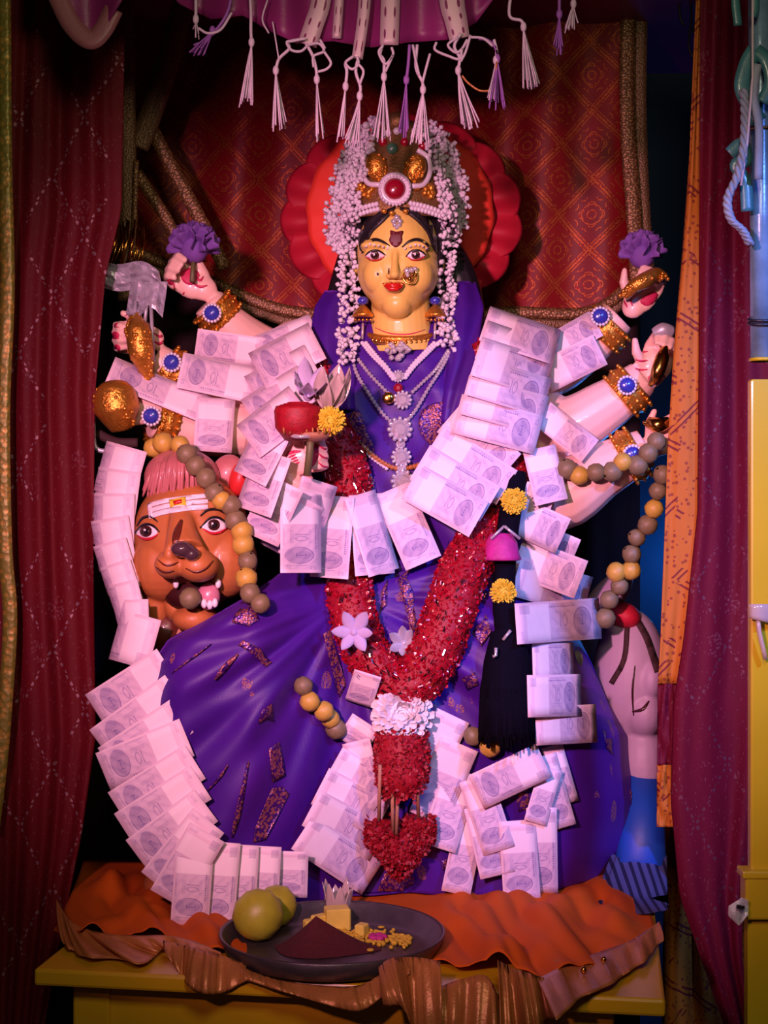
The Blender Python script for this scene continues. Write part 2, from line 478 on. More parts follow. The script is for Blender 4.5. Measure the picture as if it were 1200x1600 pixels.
# orange block print
m, nt, b = new_mat('orange_print'); c = coords(nt); x, y, z = sepv(nt, c)
d = vor(nt, c, 105); dots = d.lt(0.29)
u = ((x*0.62+z)/0.10).frac(); v = ((x*1.0-z)/0.115).frac()
gate = noi(nt, c, 16, 1)
st = ((u.inside(0.46, 0.50)+u.inside(0.56, 0.60))*gate.gt(0.52)+(v.inside(0.46, 0.495)+v.inside(0.55, 0.585))*gate.lt(0.47)).mn(1.0)
blob = vor(nt, c, 9).lt(0.09)
g = (dots*0.75+st+blob*0.8).mn(1.0)
nt.links.new(mix(nt, g, mix(nt, noi(nt, c, 20, 2), (0.40, 0.125, 0.006), (0.50, 0.17, 0.010)), (0.16, 0.012, 0.008)).s, b.inputs['Base Color'])
setb(b, Roughness=0.7); bump(nt, b, noi(nt, c, 600, 2), 0.3, 0.001)

# gold trim braid
def braid(name, c1, c2, sc):
    m, nt, b = new_mat(name); c = coords(nt)
    w = vor(nt, c, sc)
    nt.links.new(mix(nt, w.lt(0.42), c1, c2).s, b.inputs['Base Color'])
    setb(b, Roughness=0.42, Metallic=0.3); bump(nt, b, w, 0.5, 0.002)
braid('gold_braid', (0.15, 0.070, 0.028), (0.36, 0.19, 0.07), 240)
braid('gold_zari', (0.17, 0.095, 0.045), (0.24, 0.14, 0.065), 340)
braid('green_gold_trim', (0.22, 0.20, 0.03), (0.40, 0.26, 0.04), 110)

# orange table cloth and striped wrap
m, nt, b = new_mat('cloth_orange'); c = coords(nt)
n = noi(nt, c, 10, 3)
nt.links.new(mix(nt, n, (0.46, 0.070, 0.004), (0.62, 0.115, 0.008)).s, b.inputs['Base Color'])
setb(b, Roughness=0.75, Specular_IOR_Level=0.2); bump(nt, b, noi(nt, c, 800, 2), 0.3, 0.001)
m, nt, b = new_mat('striped_blue'); c = coords(nt); x, y, z = sepv(nt, c)
s = ((x*0.95+z*0.12)/0.0125).frac().lt(0.42)
nt.links.new(mix(nt, s, (0.055, 0.065, 0.20), (0.006, 0.006, 0.04)).s, b.inputs['Base Color']); setb(b, Roughness=0.7)
# ribbon with eyelets
m, nt, b = new_mat('ribbon_silver'); c = coords(nt, 'UV'); x, y, z = sepv(nt, c)
fx = ((x*2).frac()-0.5)*1.3; fz = (y*4).frac()-0.5
h = (fx*fx*4.0+fz*fz*1.8).sqrt().lt(0.30)
nt.links.new(mix(nt, h, (0.60, 0.44, 0.46), (0.20, 0.03, 0.10)).s, b.inputs['Base Color']); setb(b, Roughness=0.45, Metallic=0.15)

# printed banknote paper: u runs from the blank end to the portrait end
m, nt, b = new_mat('banknote_print'); c = coords(nt, 'UV'); u, v, w_ = sepv(nt, c)
oc = coords(nt)
paper = (0.82, 0.64, 0.73)
def rect(a0, a1, b0, b1): return u.inside(a0, a1)*v.inside(b0, b1)
def ellp(cu, cv, ru, rv):
    p = (u-cu)/ru; q = (v-cv)/rv
    return (p*p+q*q)
fine = noi(nt, coords(nt, 'UV', scale=(2.2, 1, 1)), 60, 2)
tint = rect(0.40, 0.97, 0.06, 0.94)*(0.26+0.0)
tint = u.inside(0.40, 0.97)*v.inside(0.05, 0.95)*0.20
guil = (((u*2.1+v)*22).sin().gt(0.3))*rect(0.42, 0.95, 0.08, 0.92)*0.10
e1 = ellp(0.785, 0.46, 0.105, 0.36)
port = e1.lt(1.0)*0.34
outl = e1.inside(0.86, 1.0)*v.gt(0.4)*0.30
hd = ellp(0.785, 0.56, 0.05, 0.20); head = hd.lt(1.0)*0.10
face = (rect(0.765, 0.80, 0.60, 0.63)+rect(0.782, 0.792, 0.44, 0.58)+rect(0.76, 0.80, 0.38, 0.405)).mn(1.0)*0.30
sh = ellp(0.785, 0.14, 0.085, 0.20).lt(1.0)*0.10
bar = rect(0.05, 0.17, 0.72, 0.93)*(0.34+0.0)+rect(0.05, 0.09, 0.08, 0.30)*0.22
txt1 = rect(0.40, 0.70, 0.84, 0.88)*((u*38).frac().lt(0.66))*0.55
txt2 = rect(0.44, 0.68, 0.90, 0.93)*((u*52).frac().lt(0.6))*0.35
txt3 = rect(0.46, 0.66, 0.06, 0.10)*((u*46).frac().lt(0.6))*0.35
# the numeral 10 in the middle and in the corner
def ten(cu, cv, k):
    one = rect(cu-0.030*k, cu-0.018*k, cv-0.13*k, cv+0.13*k)
    z0 = ellp(cu+0.016*k, cv, 0.026*k, 0.14*k); zz = z0.inside(0.42, 1.0)
    return (one+zz).mn(1.0)
num = ten(0.56, 0.52, 1.25)*0.36+ten(0.935, 0.80, 0.55)*0.5
lines = rect(0.47, 0.64, 0.22, 0.34)*((v*30).frac().lt(0.5))*0.30+rect(0.47, 0.64, 0.68, 0.76)*((v*26).frac().lt(0.5))*0.25
side = rect(0.905, 0.918, 0.12, 0.66)*((v*24).frac().lt(0.6))*0.45+rect(0.915, 0.955, 0.14, 0.26)*0.2
ink = (tint+guil+port+outl+head+face+sh+bar+txt1+txt2+txt3+num+lines+side)*(fine*0.8+0.55)
edge = (u.lt(0.012)+u.gt(0.988)+v.lt(0.03)+v.gt(0.97)).mn(1.0)
ink = (ink*(edge*-1.0+1.0)).clamp()
blank = rect(0.13, 0.40, 0.06, 0.94)
base = mix(nt, blank*0.8, paper, (0.90, 0.80, 0.84))
nt.links.new(mix(nt, ink, base, (0.17, 0.12, 0.32)).s, b.inputs['Base Color'])
setb(b, Roughness=0.55, Specular_IOR_Level=0.3); bump(nt, b, noi(nt, oc, 60, 3), 0.25, 0.002)
# ------------------------------------------------------------------ room shell
TZ = CAMZ-0.58                       # table top height
def struct(o, label=None): o['kind'] = 'structure'; return o
struct(MB().box((0, 0.2, -0.02), (1.9, 2.2, 0.02)).obj('floor', 'floor_brown', smooth=False))
struct(MB().box((0, 1.02, 1.4), (1.9, 0.02, 1.4)).obj('wall_back', 'wall_blue', smooth=False))
struct(MB().box((-1.3, 0.2, 1.4), (0.02, 1.2, 1.4)).obj('wall_left', 'wall_brown', smooth=False))
struct(MB().box((1.5, 0.2, 1.4), (0.02, 1.2, 1.4)).obj('wall_right', 'wall_brown', smooth=False))

def sheet(left, right, y, amp=0.012, folds=6, nu=60, nv=60, r0=0, r1=1600, ph=0.0, drift=0.4, edgey=None):
    "hanging cloth between two px edges; returns MB"
    mb = MB()
    def fn(u, v):
        row = lerp(r0, r1, v); a = interp(left, row); b = interp(right, row)
        yy = y(row) if callable(y) else y
        q = 2*PI*(folds*u+drift*math.sin(v*3+u*2))+ph
        yy += amp*(math.sin(q)+0.45*math.sin(2.3*q+1+v*2))+0.006*noise.noise(Vector((u*5, v*4, ph)))
        return P(lerp(a, b, u), row, yy)
    mb.grid(fn, nu, nv); return mb
def strip(pts, w, y, n=8, off=0.0, wave=0.0):
    "a flat band along px points"
    c = spline([Vector((p[0], p[1], 0)) for p in pts], n); m = len(c); mb = MB(); V = []; F = []
    for i, p in enumerate(c):
        t = (c[min(i+1, m-1)]-c[max(i-1, 0)]).normalized(); nn = Vector((-t.y, t.x, 0))
        ww = w(i/(m-1)) if callable(w) else w
        yy = (y(i/(m-1)) if callable(y) else y)+wave*math.sin(i*1.1)
        for k in (-1, -0.33, 0.33, 1):
            q = p+nn*ww/2*k; V.append(P(q.x, q.y, yy-0.002*(1-abs(k))))
    for i in range(m-1):
        for k in range(3): a = i*4+k; F.append((a, a+1, a+5, a+4))
    mb.add(V, F); return mb

# dark cloth behind everything
o = sheet([(0, 60), (1600, 60)], [(0, 1000), (1600, 1000)], 0.56, 0.015, 9, r0=-160, r1=1700).obj('backing_cloth', 'dark_backing')
tag(solid(o, 0.002), 'dark plain cloth hanging behind the statue below the red brocade', 'cloth')

# brocade backdrop
bc = thing('brocade_backdrop', 'red brocade backdrop with gold diamond lattice behind the halo', 'curtain', P(600, 300, 0.42))
HEM = [(150, 380), (215, 395), (330, 440), (420, 478), (500, 492), (650, 500), (790, 488), (900, 490), (950, 474), (990, 440), (1030, 430)]
def bfn(u, v):
    px = lerp(205, 1022-14*math.sin(v*3), u); row = lerp(-170, interp(HEM, px), v)
    return P(px, row, 0.40+0.012*math.sin(u*19+v)+0.010*math.sin(u*43+v*3)+0.02*v*noise.noise(Vector((u*4, v*3, 0))))
solid(MB().grid(bfn, 90, 60).obj('brocade_cloth', 'brocade', bc), 0.002)
hp = [h for h in HEM if 205 < h[0] < 1000]
solid(strip([(205, 392)]+hp+[(992, 440)], 17, 0.382, 6).obj('hem_braid', 'gold_braid', bc), 0.004)
solid(strip([(210, 412)]+[(a, b+16) for a, b in hp]+[(985, 458)], 15, 0.386, 6, wave=0.002).obj('hem_zari', 'gold_zari', bc), 0.003)
solid(strip([(985, -60), (980, 100), (982, 220), (990, 330), (996, 440)], 24, 0.375).obj('side_braid', 'gold_braid', bc), 0.004)
solid(strip([(1003, -60), (1000, 150), (1004, 300), (1012, 420)], 20, 0.385).obj('side_zari', 'gold_zari', bc), 0.004)

# gold edged sash strips crossing at the left
ss = thing('gold_streamers', 'olive gold cloth streamers crossing beside the left curtain', 'streamers', P(230, 300, 0.2))
solid(strip([(196, -40), (198, 120), (200, 260), (199, 400), (198, 470)], 26, 0.20).obj('sash_strip', 'gold_zari', ss), 0.004)
solid(strip([(292, -10), (262, 100), (232, 190), (215, 230)], 34, 0.21).obj('sash_strip', 'gold_zari', ss), 0.004)
solid(strip([(236, 198), (262, 250), (300, 320), (330, 375), (352, 420)], 21, 0.225).obj('sash_strip', 'gold_braid', ss), 0.004)
solid(strip([(214, 270), (240, 310), (262, 345), (285, 390)], 17, 0.225).obj('sash_strip', 'gold_braid', ss), 0.004)
solid(strip([(213, 250), (211, 320), (209, 400)], 8, 0.19).obj('sash_cord', 'gold_braid', ss), 0.004)
mb = MB()
for k in range(16):
    x0 = 176+k*3.2; r0 = 352+random.uniform(-10, 12)
    mb.tube([P(x0, r0, 0.18), P(x0+random.uniform(-3, 3), r0+30, 0.172), P(x0-10+random.uniform(-6, 6), r0+68, 0.165)], S(1.7), 5)
mb.obj('gold_fringe', 'gold_smooth', ss)

# left sequinned curtain with gold trim
lc = thing('sequin_curtain', 'dark maroon sequinned curtain hanging at the left edge', 'curtain', P(90, 1650, -0.06))
solid(sheet([(0, -30), (1600, -30)], [(0, 196), (330, 190), (430, 165), (620, 148), (900, 146), (1150, 150), (1300, 128), (1480, 92), (1600, 70)], lambda r: -0.06, 0.007, 3.2, 80, 80, -160, 1750).obj('curtain_cloth', 'sequin_maroon', lc), 0.0015)
solid(strip([(4, -120), (6, 0), (8, 250), (12, 450), (5, 640), (8, 850), (16, 960), (10, 1080), (0, 1200), (-12, 1300)], 22, -0.095).obj('gold_trim', 'green_gold_trim', lc), 0.003)

# right curtain: printed orange border and maroon sheer
rc = thing('sheer_curtain', 'maroon sheer curtain with orange printed border at the right', 'curtain', P(1100, 1650, -0.05))
RB = [(-160, 1106), (0, 1102), (250, 1097), (560, 1101), (700, 1104), (800, 1100), (900, 1092), (1000, 1077), (1070, 1064), (1200, 1060), (1330, 1056)]
LB = [(-160, 1092), (0, 1088), (250, 1077), (400, 1066), (560, 1052), (700, 1043), (850, 1038), (1000, 1032), (1070, 1028), (1330, 1026)]
solid(sheet(LB, RB, -0.075, 0.004, 1.2, 12, 80, -160, 1068).obj('orange_border', 'orange_print', rc), 0.0015)
solid(sheet(LB, RB, -0.070, 0.004, 1.2, 12, 30, 1068, 1195).obj('red_border', 'sheer_maroon', rc), 0.0015)
solid(sheet(LB, RB, -0.068, 0.004, 1.2, 12, 30, 1195, 1292).obj('orange_border', 'orange_print', rc), 0.0015)
solid(sheet([(-160, 1098), (0, 1094), (560, 1092), (800, 1090), (1000, 1068), (1100, 1052), (1250, 1048), (1400, 1062), (1600, 1130), (1750, 1150)],
      [(-160, 1225), (600, 1225), (1200, 1190), (1400, 1160), (1500, 1160), (1750, 1195)], -0.085, 0.007, 1.9, 50, 90, -160, 1750, 0.8).obj('sheer_cloth', 'sheer_maroon', rc), 0.0012)
# darker cloth bundle low at the right behind the table corner
o = sheet([(1180, 1040), (1600, 1035)], [(1180, 1190), (1600, 1190)], 0.12, 0.016, 3, 30, 40, 1180, 1900).obj('printed_drape', 'orange_print')
tag(solid(o, 0.002), 'brown printed drape behind the lower right of the table', 'cloth')
# ------------------------------------------------------------------ the goddess statue
ST = thing('goddess_statue', 'many-armed goddess statue with yellow face and purple saree seated on the lion', 'statue', (0.02, 0.12, TZ+0.004))
def frame(ang, tilt=0.0, roll=0.0):
    "f: finger direction in the picture plane; n: palm normal towards the viewer"
    a = math.radians(ang)
    f = Vector((math.cos(a), 0, math.sin(a))); n = Vector((0, -1, 0)); l = n.cross(f)
    R = Matrix.Rotation(math.radians(tilt), 3, l); f = R @ f; n = R @ n
    R = Matrix.Rotation(math.radians(roll), 3, f); l = R @ l; n = R @ n
    return f, l, n
def hand(mb, c, ang, s=0.092, tilt=0, roll=0, curl=(20, 30, 25), thumb=1, spread=4, thumb_dir=(0.55, 0.75, 0.35), rf=0.062):
    f, l, n = frame(ang, tilt, roll); c = Vector(c)
    M = Matrix((f, l, n)).transposed()
    mb.ell(c, (0.30*s, 0.255*s, 0.12*s), M, 16, 10)
    mb.ell(c-f*0.18*s, (0.22*s, 0.19*s, 0.12*s), M, 14, 8)
    tips = []
    for k, (off, ln) in enumerate(((0.185, 0.92), (0.065, 1.0), (-0.06, 0.95), (-0.18, 0.78))):
        p = c+f*0.20*s+l*(off*s*thumb); pts = [p-f*0.1*s, p]
        q = Matrix.Rotation(math.radians(spread*(1.5-k)*thumb*-1), 3, n); d = q @ f
        for sl, cu in zip((0.24, 0.17, 0.14), curl):
            d = Matrix.Rotation(math.radians(-cu), 3, l) @ d
            if d.dot(n) < -0.999: pass
            p = p+d*(sl*ln*s); pts.append(p)
        mb.tube(pts, [rf*s*1.1, rf*s*1.15, rf*s*1.05, rf*s*0.95, rf*s*0.7], 10); mb.ell(pts[-1], (rf*s*0.72,)*3, None, 8, 6); tips.append(pts)
    tl = thumb
    p = c-f*0.10*s+l*(0.17*s*tl); d = (f*thumb_dir[0]+l*tl*thumb_dir[1]+n*thumb_dir[2]).normalized()
    p2 = p+d*0.22*s; d2 = (d*0.7+f*0.6).normalized(); p3 = p2+d2*0.17*s
    mb.tube([p-d*0.08*s, p, p2, p3], [0.075*s, 0.085*s, 0.072*s, 0.05*s], 10); mb.ell(p3, (0.052*s,)*3, None, 8, 6)
    return f, l, n, tips
def curlsign(): pass

body = MB()
# torso, shoulders
body.ell(P(622, 640, 0.09), (0.155, 0.085, 0.16)); body.ell(P(625, 800, 0.09), (0.125, 0.09, 0.14))
body.ell(P(632, 560, 0.10), (0.19, 0.07, 0.065)); body.ell(P(470, 570, 0.10), (0.07, 0.065, 0.075)); body.ell(P(790, 570, 0.10), (0.07, 0.065, 0.075))
body.tube([P(628, 545, 0.06), P(626, 500, 0.06)], 0.055, 20)
def arm(pts, r):
    "pts: (px, row, y); r: px radii at the points"
    c = spline([P(*p) for p in pts], 6); n = len(c)
    body.tube(c, lambda t: S(interp([(i/(len(r)-1), v) for i, v in enumerate(r)], t), 0.05), 16)
arm([(450, 570, 0.11), (405, 545, 0.11), (362, 512, 0.085), (325, 472, 0.07)], [46, 40, 34, 27])                 # L1
arm([(450, 610, 0.10), (370, 615, 0.075), (300, 598, 0.05), (240, 560, 0.035)], [46, 40, 34, 26])                # L2
arm([(450, 660, 0.09), (380, 672, 0.06), (300, 672, 0.03), (238, 655, 0.0)], [48, 44, 37, 28])                   # L3
arm([(455, 600, 0.06), (428, 690, 0.0), (425, 765, -0.055), (446, 764, -0.095), (466, 738, -0.118)], [46, 44, 38, 31, 26])  # L4
arm([(800, 570, 0.11), (860, 580, 0.11), (915, 545, 0.085), (968, 495, 0.07)], [46, 42, 36, 28])                 # R1
arm([(810, 620, 0.10), (875, 668, 0.075), (950, 632, 0.05), (1005, 590, 0.04)], [48, 50, 40, 29])                # R2
arm([(810, 680, 0.08), (865, 772, 0.04), (940, 735, 0.02), (1010, 700, 0.01)], [50, 58, 44, 31])                 # R3
H = {}
H['L1'] = hand(body, P(300, 440, 0.06), 150, 0.112, 0, 8, (50, 60, 45), -1, 3, (0.8, 0.5, 0.4))
H['L2'] = hand(body, P(216, 528, 0.03), 178, 0.105, 0, -5, (62, 62, 45), -1, 3, (0.75, 0.6, 0.35))
H['L3'] = hand(body, P(214, 640, -0.01), 178, 0.100, 0, 0, (55, 55, 40), -1, 3, (0.7, 0.65, 0.4))
H['L4'] = hand(body, P(474, 714, -0.128), 10, 0.104, 0, 0, (62, 66, 45), 1, 1, (0.3, 0.8, 0.5), 0.066)
H['R1'] = hand(body, P(1002, 462, 0.06), 55, 0.105, 0, -15, (45, 60, 50), 1, 3)
H['R2'] = hand(body, P(1026, 566, 0.03), 70, 0.110, 0, 0, (50, 55, 40), 1, 3)
H['R3'] = hand(body, P(1034, 686, 0.0), 40, 0.100, 0, 0, (45, 50, 40), 1, 3)
bo = body.obj('body', 'skin', ST); remesh(bo, 0.0027, 5)

# ------------------------------------------------------------------ head and neck
hd = MB()
hd.ell(P(622, 392, 0.035), (S(66), 0.085, S(84)), None, 40, 28)
hd.ell(P(622, 424, 0.018), (S(64), 0.066, S(62)), None, 36, 24)
hd.ell(P(621, 452, 0.012), (S(46), 0.058, S(46)), None, 32, 20)
hd.ell(P(620, 476, -0.014), (S(24), 0.028, S(22)))
for sx in (-1, 1):
    hd.ell(P(622+sx*30, 430, -0.012), (S(26), 0.030, S(30)))
    hd.ell(P(618+sx*33, 384, -0.038), (S(22), 0.016, S(8)))         # brow ridge
    hd.ell(P(618+sx*32, 398, -0.036), (S(18), 0.013, S(9)))         # eyelid swelling
hd.tube([P(618, 388, -0.044), P(617, 408, -0.052), P(616.5, 424, -0.060), P(616.5, 431, -0.062)], [S(5), S(5), S(7), S(7)], 10)
hd.ell(P(616.5, 429, -0.060), (S(8), 0.010, S(7)))
for sx in (-1, 1): hd.ell(P(616.5+sx*8, 431, -0.053), (S(6), 0.008, S(5.5)))
hd.ell(P(615, 446, -0.050), (S(17), 0.010, S(5))); hd.ell(P(615, 452, -0.050), (S(13), 0.011, S(5)))
for sx in (-1, 1): hd.ell(P(622+sx*66, 410, 0.05), (S(8), 0.02, S(22)))
hd.tube([P(628, 548, 0.045), P(627, 520, 0.042), P(626, 490, 0.040), P(625, 450, 0.04)], [S(60), S(50), S(47), S(46)], 28)
ho = hd.obj('head', 'face_yellow', ST); remesh(ho, 0.0016, 9)
HT = bvh(ho)
# painted features
def dec(name, m, pts, smooth=4, off=0.0010, thick=0.0010, step=5, tree=None, parent=None): return decal(name, m, parent or ho, tree or HT, pts, smooth, off, thick, step)
for ex, ey, w in ((586, 398.5, 15), (650, 398, 14)):
    dec('eye_white', 'paint_white', [(ex-w, ey+2), (ex-8, ey-5), (ex+1, ey-6.5), (ex+9, ey-4), (ex+w, ey+1.5), (ex+8, ey+6), (ex-6, ey+7)])
    dec('iris', 'paint_brown', circ(ex-0.5, ey, 6.6, 6.4), 0, 0.0020, step=4)
    dec('pupil', 'paint_black', circ(ex-0.5, ey, 3.0), 0, 0.0028, step=4)
    dec('eye_glint', 'paint_white', circ(ex-1.5, ey-1, 1.5, 2.4), 0, 0.0036, step=4)
    dec('upper_eyeline', 'paint_black', stroke([(ex-w-2, ey+3), (ex-9, ey-5), (ex+1, ey-7.5), (ex+9, ey-5), (ex+w+2, ey+1)], 3.0), 0, 0.0028)
    dec('lower_eyeline', 'lip_red', stroke([(ex-w, ey+3), (ex-6, ey+8), (ex+6, ey+7.5), (ex+w, ey+2)], 2.0), 0, 0.0026)
dec('eyebrow', 'paint_black', stroke([(569, 388), (576, 378), (586, 374), (597, 377), (609, 384)], 4.5), 0, 0.002)
dec('eyebrow', 'paint_black', stroke([(628, 386), (638, 378), (650, 374), (661, 377), (669, 384), (672, 390)], 4.5), 0, 0.002)
for x, y in ((572, 383), (578, 379.5), (585, 381), (592, 382), (599, 384), (605, 386)): dec('brow_dot', 'paint_white', circ(x, y+2, 1.9, n=8), 0, 0.003, step=3)
for x, y in ((633, 386), (641, 383), (649, 380.5), (655, 381), (661, 383), (667, 387)): dec('brow_dot', 'paint_white', circ(x, y+2, 1.9, n=8), 0, 0.003, step=3)
dec('upper_lip', 'lip_red', [(597, 443), (604, 441.5), (611, 440.5), (615.5, 442.5), (620, 440.5), (627, 441.5), (632, 444), (624, 448), (615, 448.5), (604, 447)], 3, 0.0012)
dec('lower_lip', 'lip_red', [(600, 446), (608, 448), (615, 449), (623, 448), (630, 446), (626, 452), (618, 456), (610, 455), (604, 451)], 3, 0.0014)
dec('bindi', 'bindi_maroon', [(610, 360), (619, 362), (630, 361), (628, 369), (628, 378), (620, 386), (613, 384), (608, 376), (610, 368)], 3, 0.002)
dec('nose_line', 'paint_black', stroke([(607.5, 419), (607, 428)], 1.6, taper=False), 0, 0.0022, step=3)
dec('mole', 'paint_black', circ(590, 428, 1.7, 2.4, 8), 0, 0.0022, step=3)
dec('neck_crease', 'palm_red', stroke([(586, 512), (610, 521), (640, 522), (664, 515)], 2.0), 0, 0.0008)

# hair: cap behind the face and long locks falling behind the shoulders
hr = MB()
hr.ell(P(622, 372, 0.062), (S(78), 0.085, S(80)), None, 36, 24)
hr.ell(P(572, 385, 0.045), (S(18), 0.045, S(60))); hr.ell(P(676, 385, 0.045), (S(20), 0.045, S(62)))
for pts in ([(560, 380, 0.07), (548, 440, 0.09), (535, 500, 0.10), (520, 560, 0.10)], [(690, 380, 0.07), (712, 430, 0.09), (725, 480, 0.09), (735, 530, 0.10)], [(680, 400, 0.09), (695, 460, 0.10), (705, 520, 0.10)]):
    hr.tube(spline([P(*p) for p in pts], 6), lambda t: S(26+8*math.sin(PI*t)), 12)
hro = hr.obj('hair', 'hair_black', ST); remesh(hro, 0.003, 2)
# hairline framing the forehead
for pts in ([(566, 396), (561, 370), (566, 346), (588, 334), (606, 328), (618, 325), (600, 345), (582, 362), (573, 380)], [(624, 325), (645, 328), (668, 337), (683, 356), (688, 385), (685, 400), (676, 385), (667, 362), (650, 343), (636, 333)]):
    decal('hairline', 'hair_black', hro, HT, pts, 3, 0.003, 0.004, 6)

# ------------------------------------------------------------------ saree: blouse, veil, skirt drape
XL = [(488, 492), (520, 478), (560, 440), (620, 428), (700, 455), (760, 480), (850, 490), (930, 470)]
XR = [(488, 752), (520, 775), (560, 800), (640, 812), (720, 800), (800, 790), (850, 800), (930, 830)]
YF = [(488, 0.045), (515, 0.022), (550, 0.0), (610, -0.028), (660, -0.030), (720, -0.012), (800, -0.010), (860, -0.030), (930, -0.070)]
def blouse(u, v):
    row = lerp(490, 930, v); a = interp(XL, row); b = interp(XR, row); px = lerp(a, b, u)
    e = abs(u-0.5)*2; yy = interp(YF, row)+0.13*(1-math.sqrt(max(0, 1-min(1, e)**3)))
    dx = (px-622)/100.0
    yy += 0.012*sstep(60, 0, abs(px-622))*sstep(560, 590, row)*sstep(720, 650, row)
    yy += 0.0035*math.sin((px-row*0.55)*0.085)*sstep(520, 600, row)+0.005*noise.noise(Vector((px*0.02, row*0.012, 3)))
    # neckline opening
    yy += 0.05*sstep(42, 22, abs(px-626)+max(0, (row-500))*0.85)
    return P(px, row, yy)
blo = MB().grid(blouse, 90, 100).obj('blouse', 'saree', ST); solid(blo, 0.003, 0)
# veil edges at both sides of the neck
def veil(cols, name):
    mb = MB()
    def fn(u, v):
        row = lerp(cols[0][0], cols[-1][0], v); a = interp([(c[0], c[1]) for c in cols], row); b = interp([(c[0], c[2]) for c in cols], row); y = interp([(c[0], c[3]) for c in cols], row)
        return P(lerp(a, b, u), row, y-0.012*math.sin(PI*u)+0.004*math.sin(u*9+v*4))
    o = mb.grid(fn, 14, 30).obj(name, 'saree', ST); return solid(o, 0.003)
veil([(455, 508, 548, 0.06), (480, 492, 545, 0.035), (520, 486, 548, 0.012), (560, 490, 552, -0.006), (600, 505, 556, -0.02), (640, 520, 556, -0.03)], 'veil')
veil([(440, 705, 742, 0.07), (480, 700, 756, 0.035), (520, 702, 750, 0.012), (560, 700, 745, -0.006), (610, 692, 735, -0.025), (660, 690, 722, -0.034)], 'veil')

DL = [(875, 515), (895, 440), (930, 390), (960, 338), (1000, 262), (1035, 238), (1100, 233), (1200, 240), (1300, 275), (1400, 300), (1450, 300)]
DR = [(875, 800), (950, 855), (1000, 905), (1050, 930), (1100, 955), (1150, 984), (1250, 1002), (1330, 992), (1380, 955), (1415, 905), (1450, 890)]
def dfront(px, row):
    y = interp([(875, -0.055), (930, -0.085), (1000, -0.105), (1100, -0.105), (1250, -0.095), (1400, -0.085), (1450, -0.085)], row)
    y += -0.115*sstep(560, 380, px)*interp([(875, 0.6), (960, 1.0), (1200, 1.0), (1400, 0.95)], row)      # over the lion
    y += -0.03*math.exp(-((px-800)/110)**2-((row-1040)/130)**2)                                           # knee
    y += 0.05*sstep(840, 980, px)
    return y
def foldz(px, row):
    dx, dy = px-545, row-930; r = math.hypot(dx, dy); th = math.atan2(dy, dx)
    k = sstep(30, 160, r)
    f = 0.0075*math.sin(th*15+r*0.012)*k+0.004*math.sin(th*31+1.3-r*0.01)*k
    f += 0.010*math.exp(-((dx*0.62+dy*0.35-0)/30)**2)*k*0
    return f+0.006*noise.noise(Vector((px*0.011, row*0.011, 1)))
def drape(u, v):
    row = lerp(875, 1440, v); a = interp(DL, row); b = interp(DR, row); px = lerp(a, b, u)
    y = dfront(px, row); eL = max(0, 1-(px-a)/55.0); eR = max(0, 1-(b-px)/110.0)
    y += 0.10*(1-math.sqrt(max(0, 1-eL*eL)))+0.20*(1-math.sqrt(max(0, 1-eR*eR)))
    y += foldz(px, row)*(1-0.7*max(eL, eR))
    p = P(px, row, y)
    if p.z < TZ+0.006: p.z = TZ+0.006
    return p
dro = MB().grid(drape, 130, 120).obj('saree_drape', 'saree', ST); solid(dro, 0.003, 0)
# inner body of the skirt (keeps the seat closed from behind)
mb = MB(); mb.ell(P(620, 1180, 0.10), (0.33, 0.16, 0.20), None, 30, 20); mb.ell(P(620, 1000, 0.10), (0.20, 0.12, 0.14)); mb.box(Vector((0.02, 0.10, TZ+0.05)), (0.27, 0.13, 0.044))
sk = mb.obj('seat_block', 'dark_backing', ST); remesh(sk, 0.008, 3)
DT = bvh(blo, dro)
def sdec(pts, name='gold_border', m='saree_gold', smooth=0, off=0.0035, parent=None): return decal(name, m, parent or dro, DT, pts, smooth, off, 0.0012, 9)
# woven gold bands on the cloth
sdec(stroke([(334, 962), (370, 930), (420, 893)], 5, taper=False))
sdec([(400, 905), (432, 880), (440, 890), (415, 920), (404, 930)]); sdec([(365, 945), (392, 938), (405, 968), (390, 978), (362, 972)])
sdec([(380, 1000), (405, 1012), (425, 1035), (415, 1042), (392, 1020), (372, 1008)])
sdec(stroke([(336, 1062), (352, 1042), (372, 1022)], 9))
sdec(stroke([(268, 1052), (300, 1028), (330, 1006)], 3)); sdec(stroke([(320, 1240), (345, 1212), (356, 1195)], 4)); sdec(stroke([(362, 1308), (372, 1270), (388, 1190)], 8))
sdec([(400, 1290), (425, 1232), (440, 1228), (452, 1240), (415, 1312), (396, 1316)])
sdec([(410, 1110), (424, 1100), (428, 1128), (404, 1130)]); sdec([(420, 1170), (436, 1160), (446, 1212), (426, 1222)])
sdec([(505, 990), (516, 985), (540, 1070), (530, 1090)])
sdec([(622, 905), (640, 890), (646, 930), (656, 1000), (644, 1002), (634, 950)]); sdec([(596, 925), (606, 905), (604, 945), (596, 955)])
sdec([(740, 985), (760, 960), (768, 985), (752, 1010)]); sdec([(722, 1060), (742, 1050), (748, 1070), (730, 1078)])
sdec([(590, 1392), (600, 1365), (640, 1352), (650, 1378), (636, 1396)]); sdec([(690, 1345), (705, 1340), (704, 1356), (692, 1360)])
sdec([(942, 1140), (962, 1132), (975, 1155), (958, 1180), (948, 1168)]); sdec([(985, 1235), (995, 1225), (1000, 1270), (990, 1300), (982, 1290)])
sdec([(830, 1380), (868, 1340), (880, 1395), (850, 1412)]); sdec([(806, 1240), (824, 1232), (828, 1262), (810, 1268)])
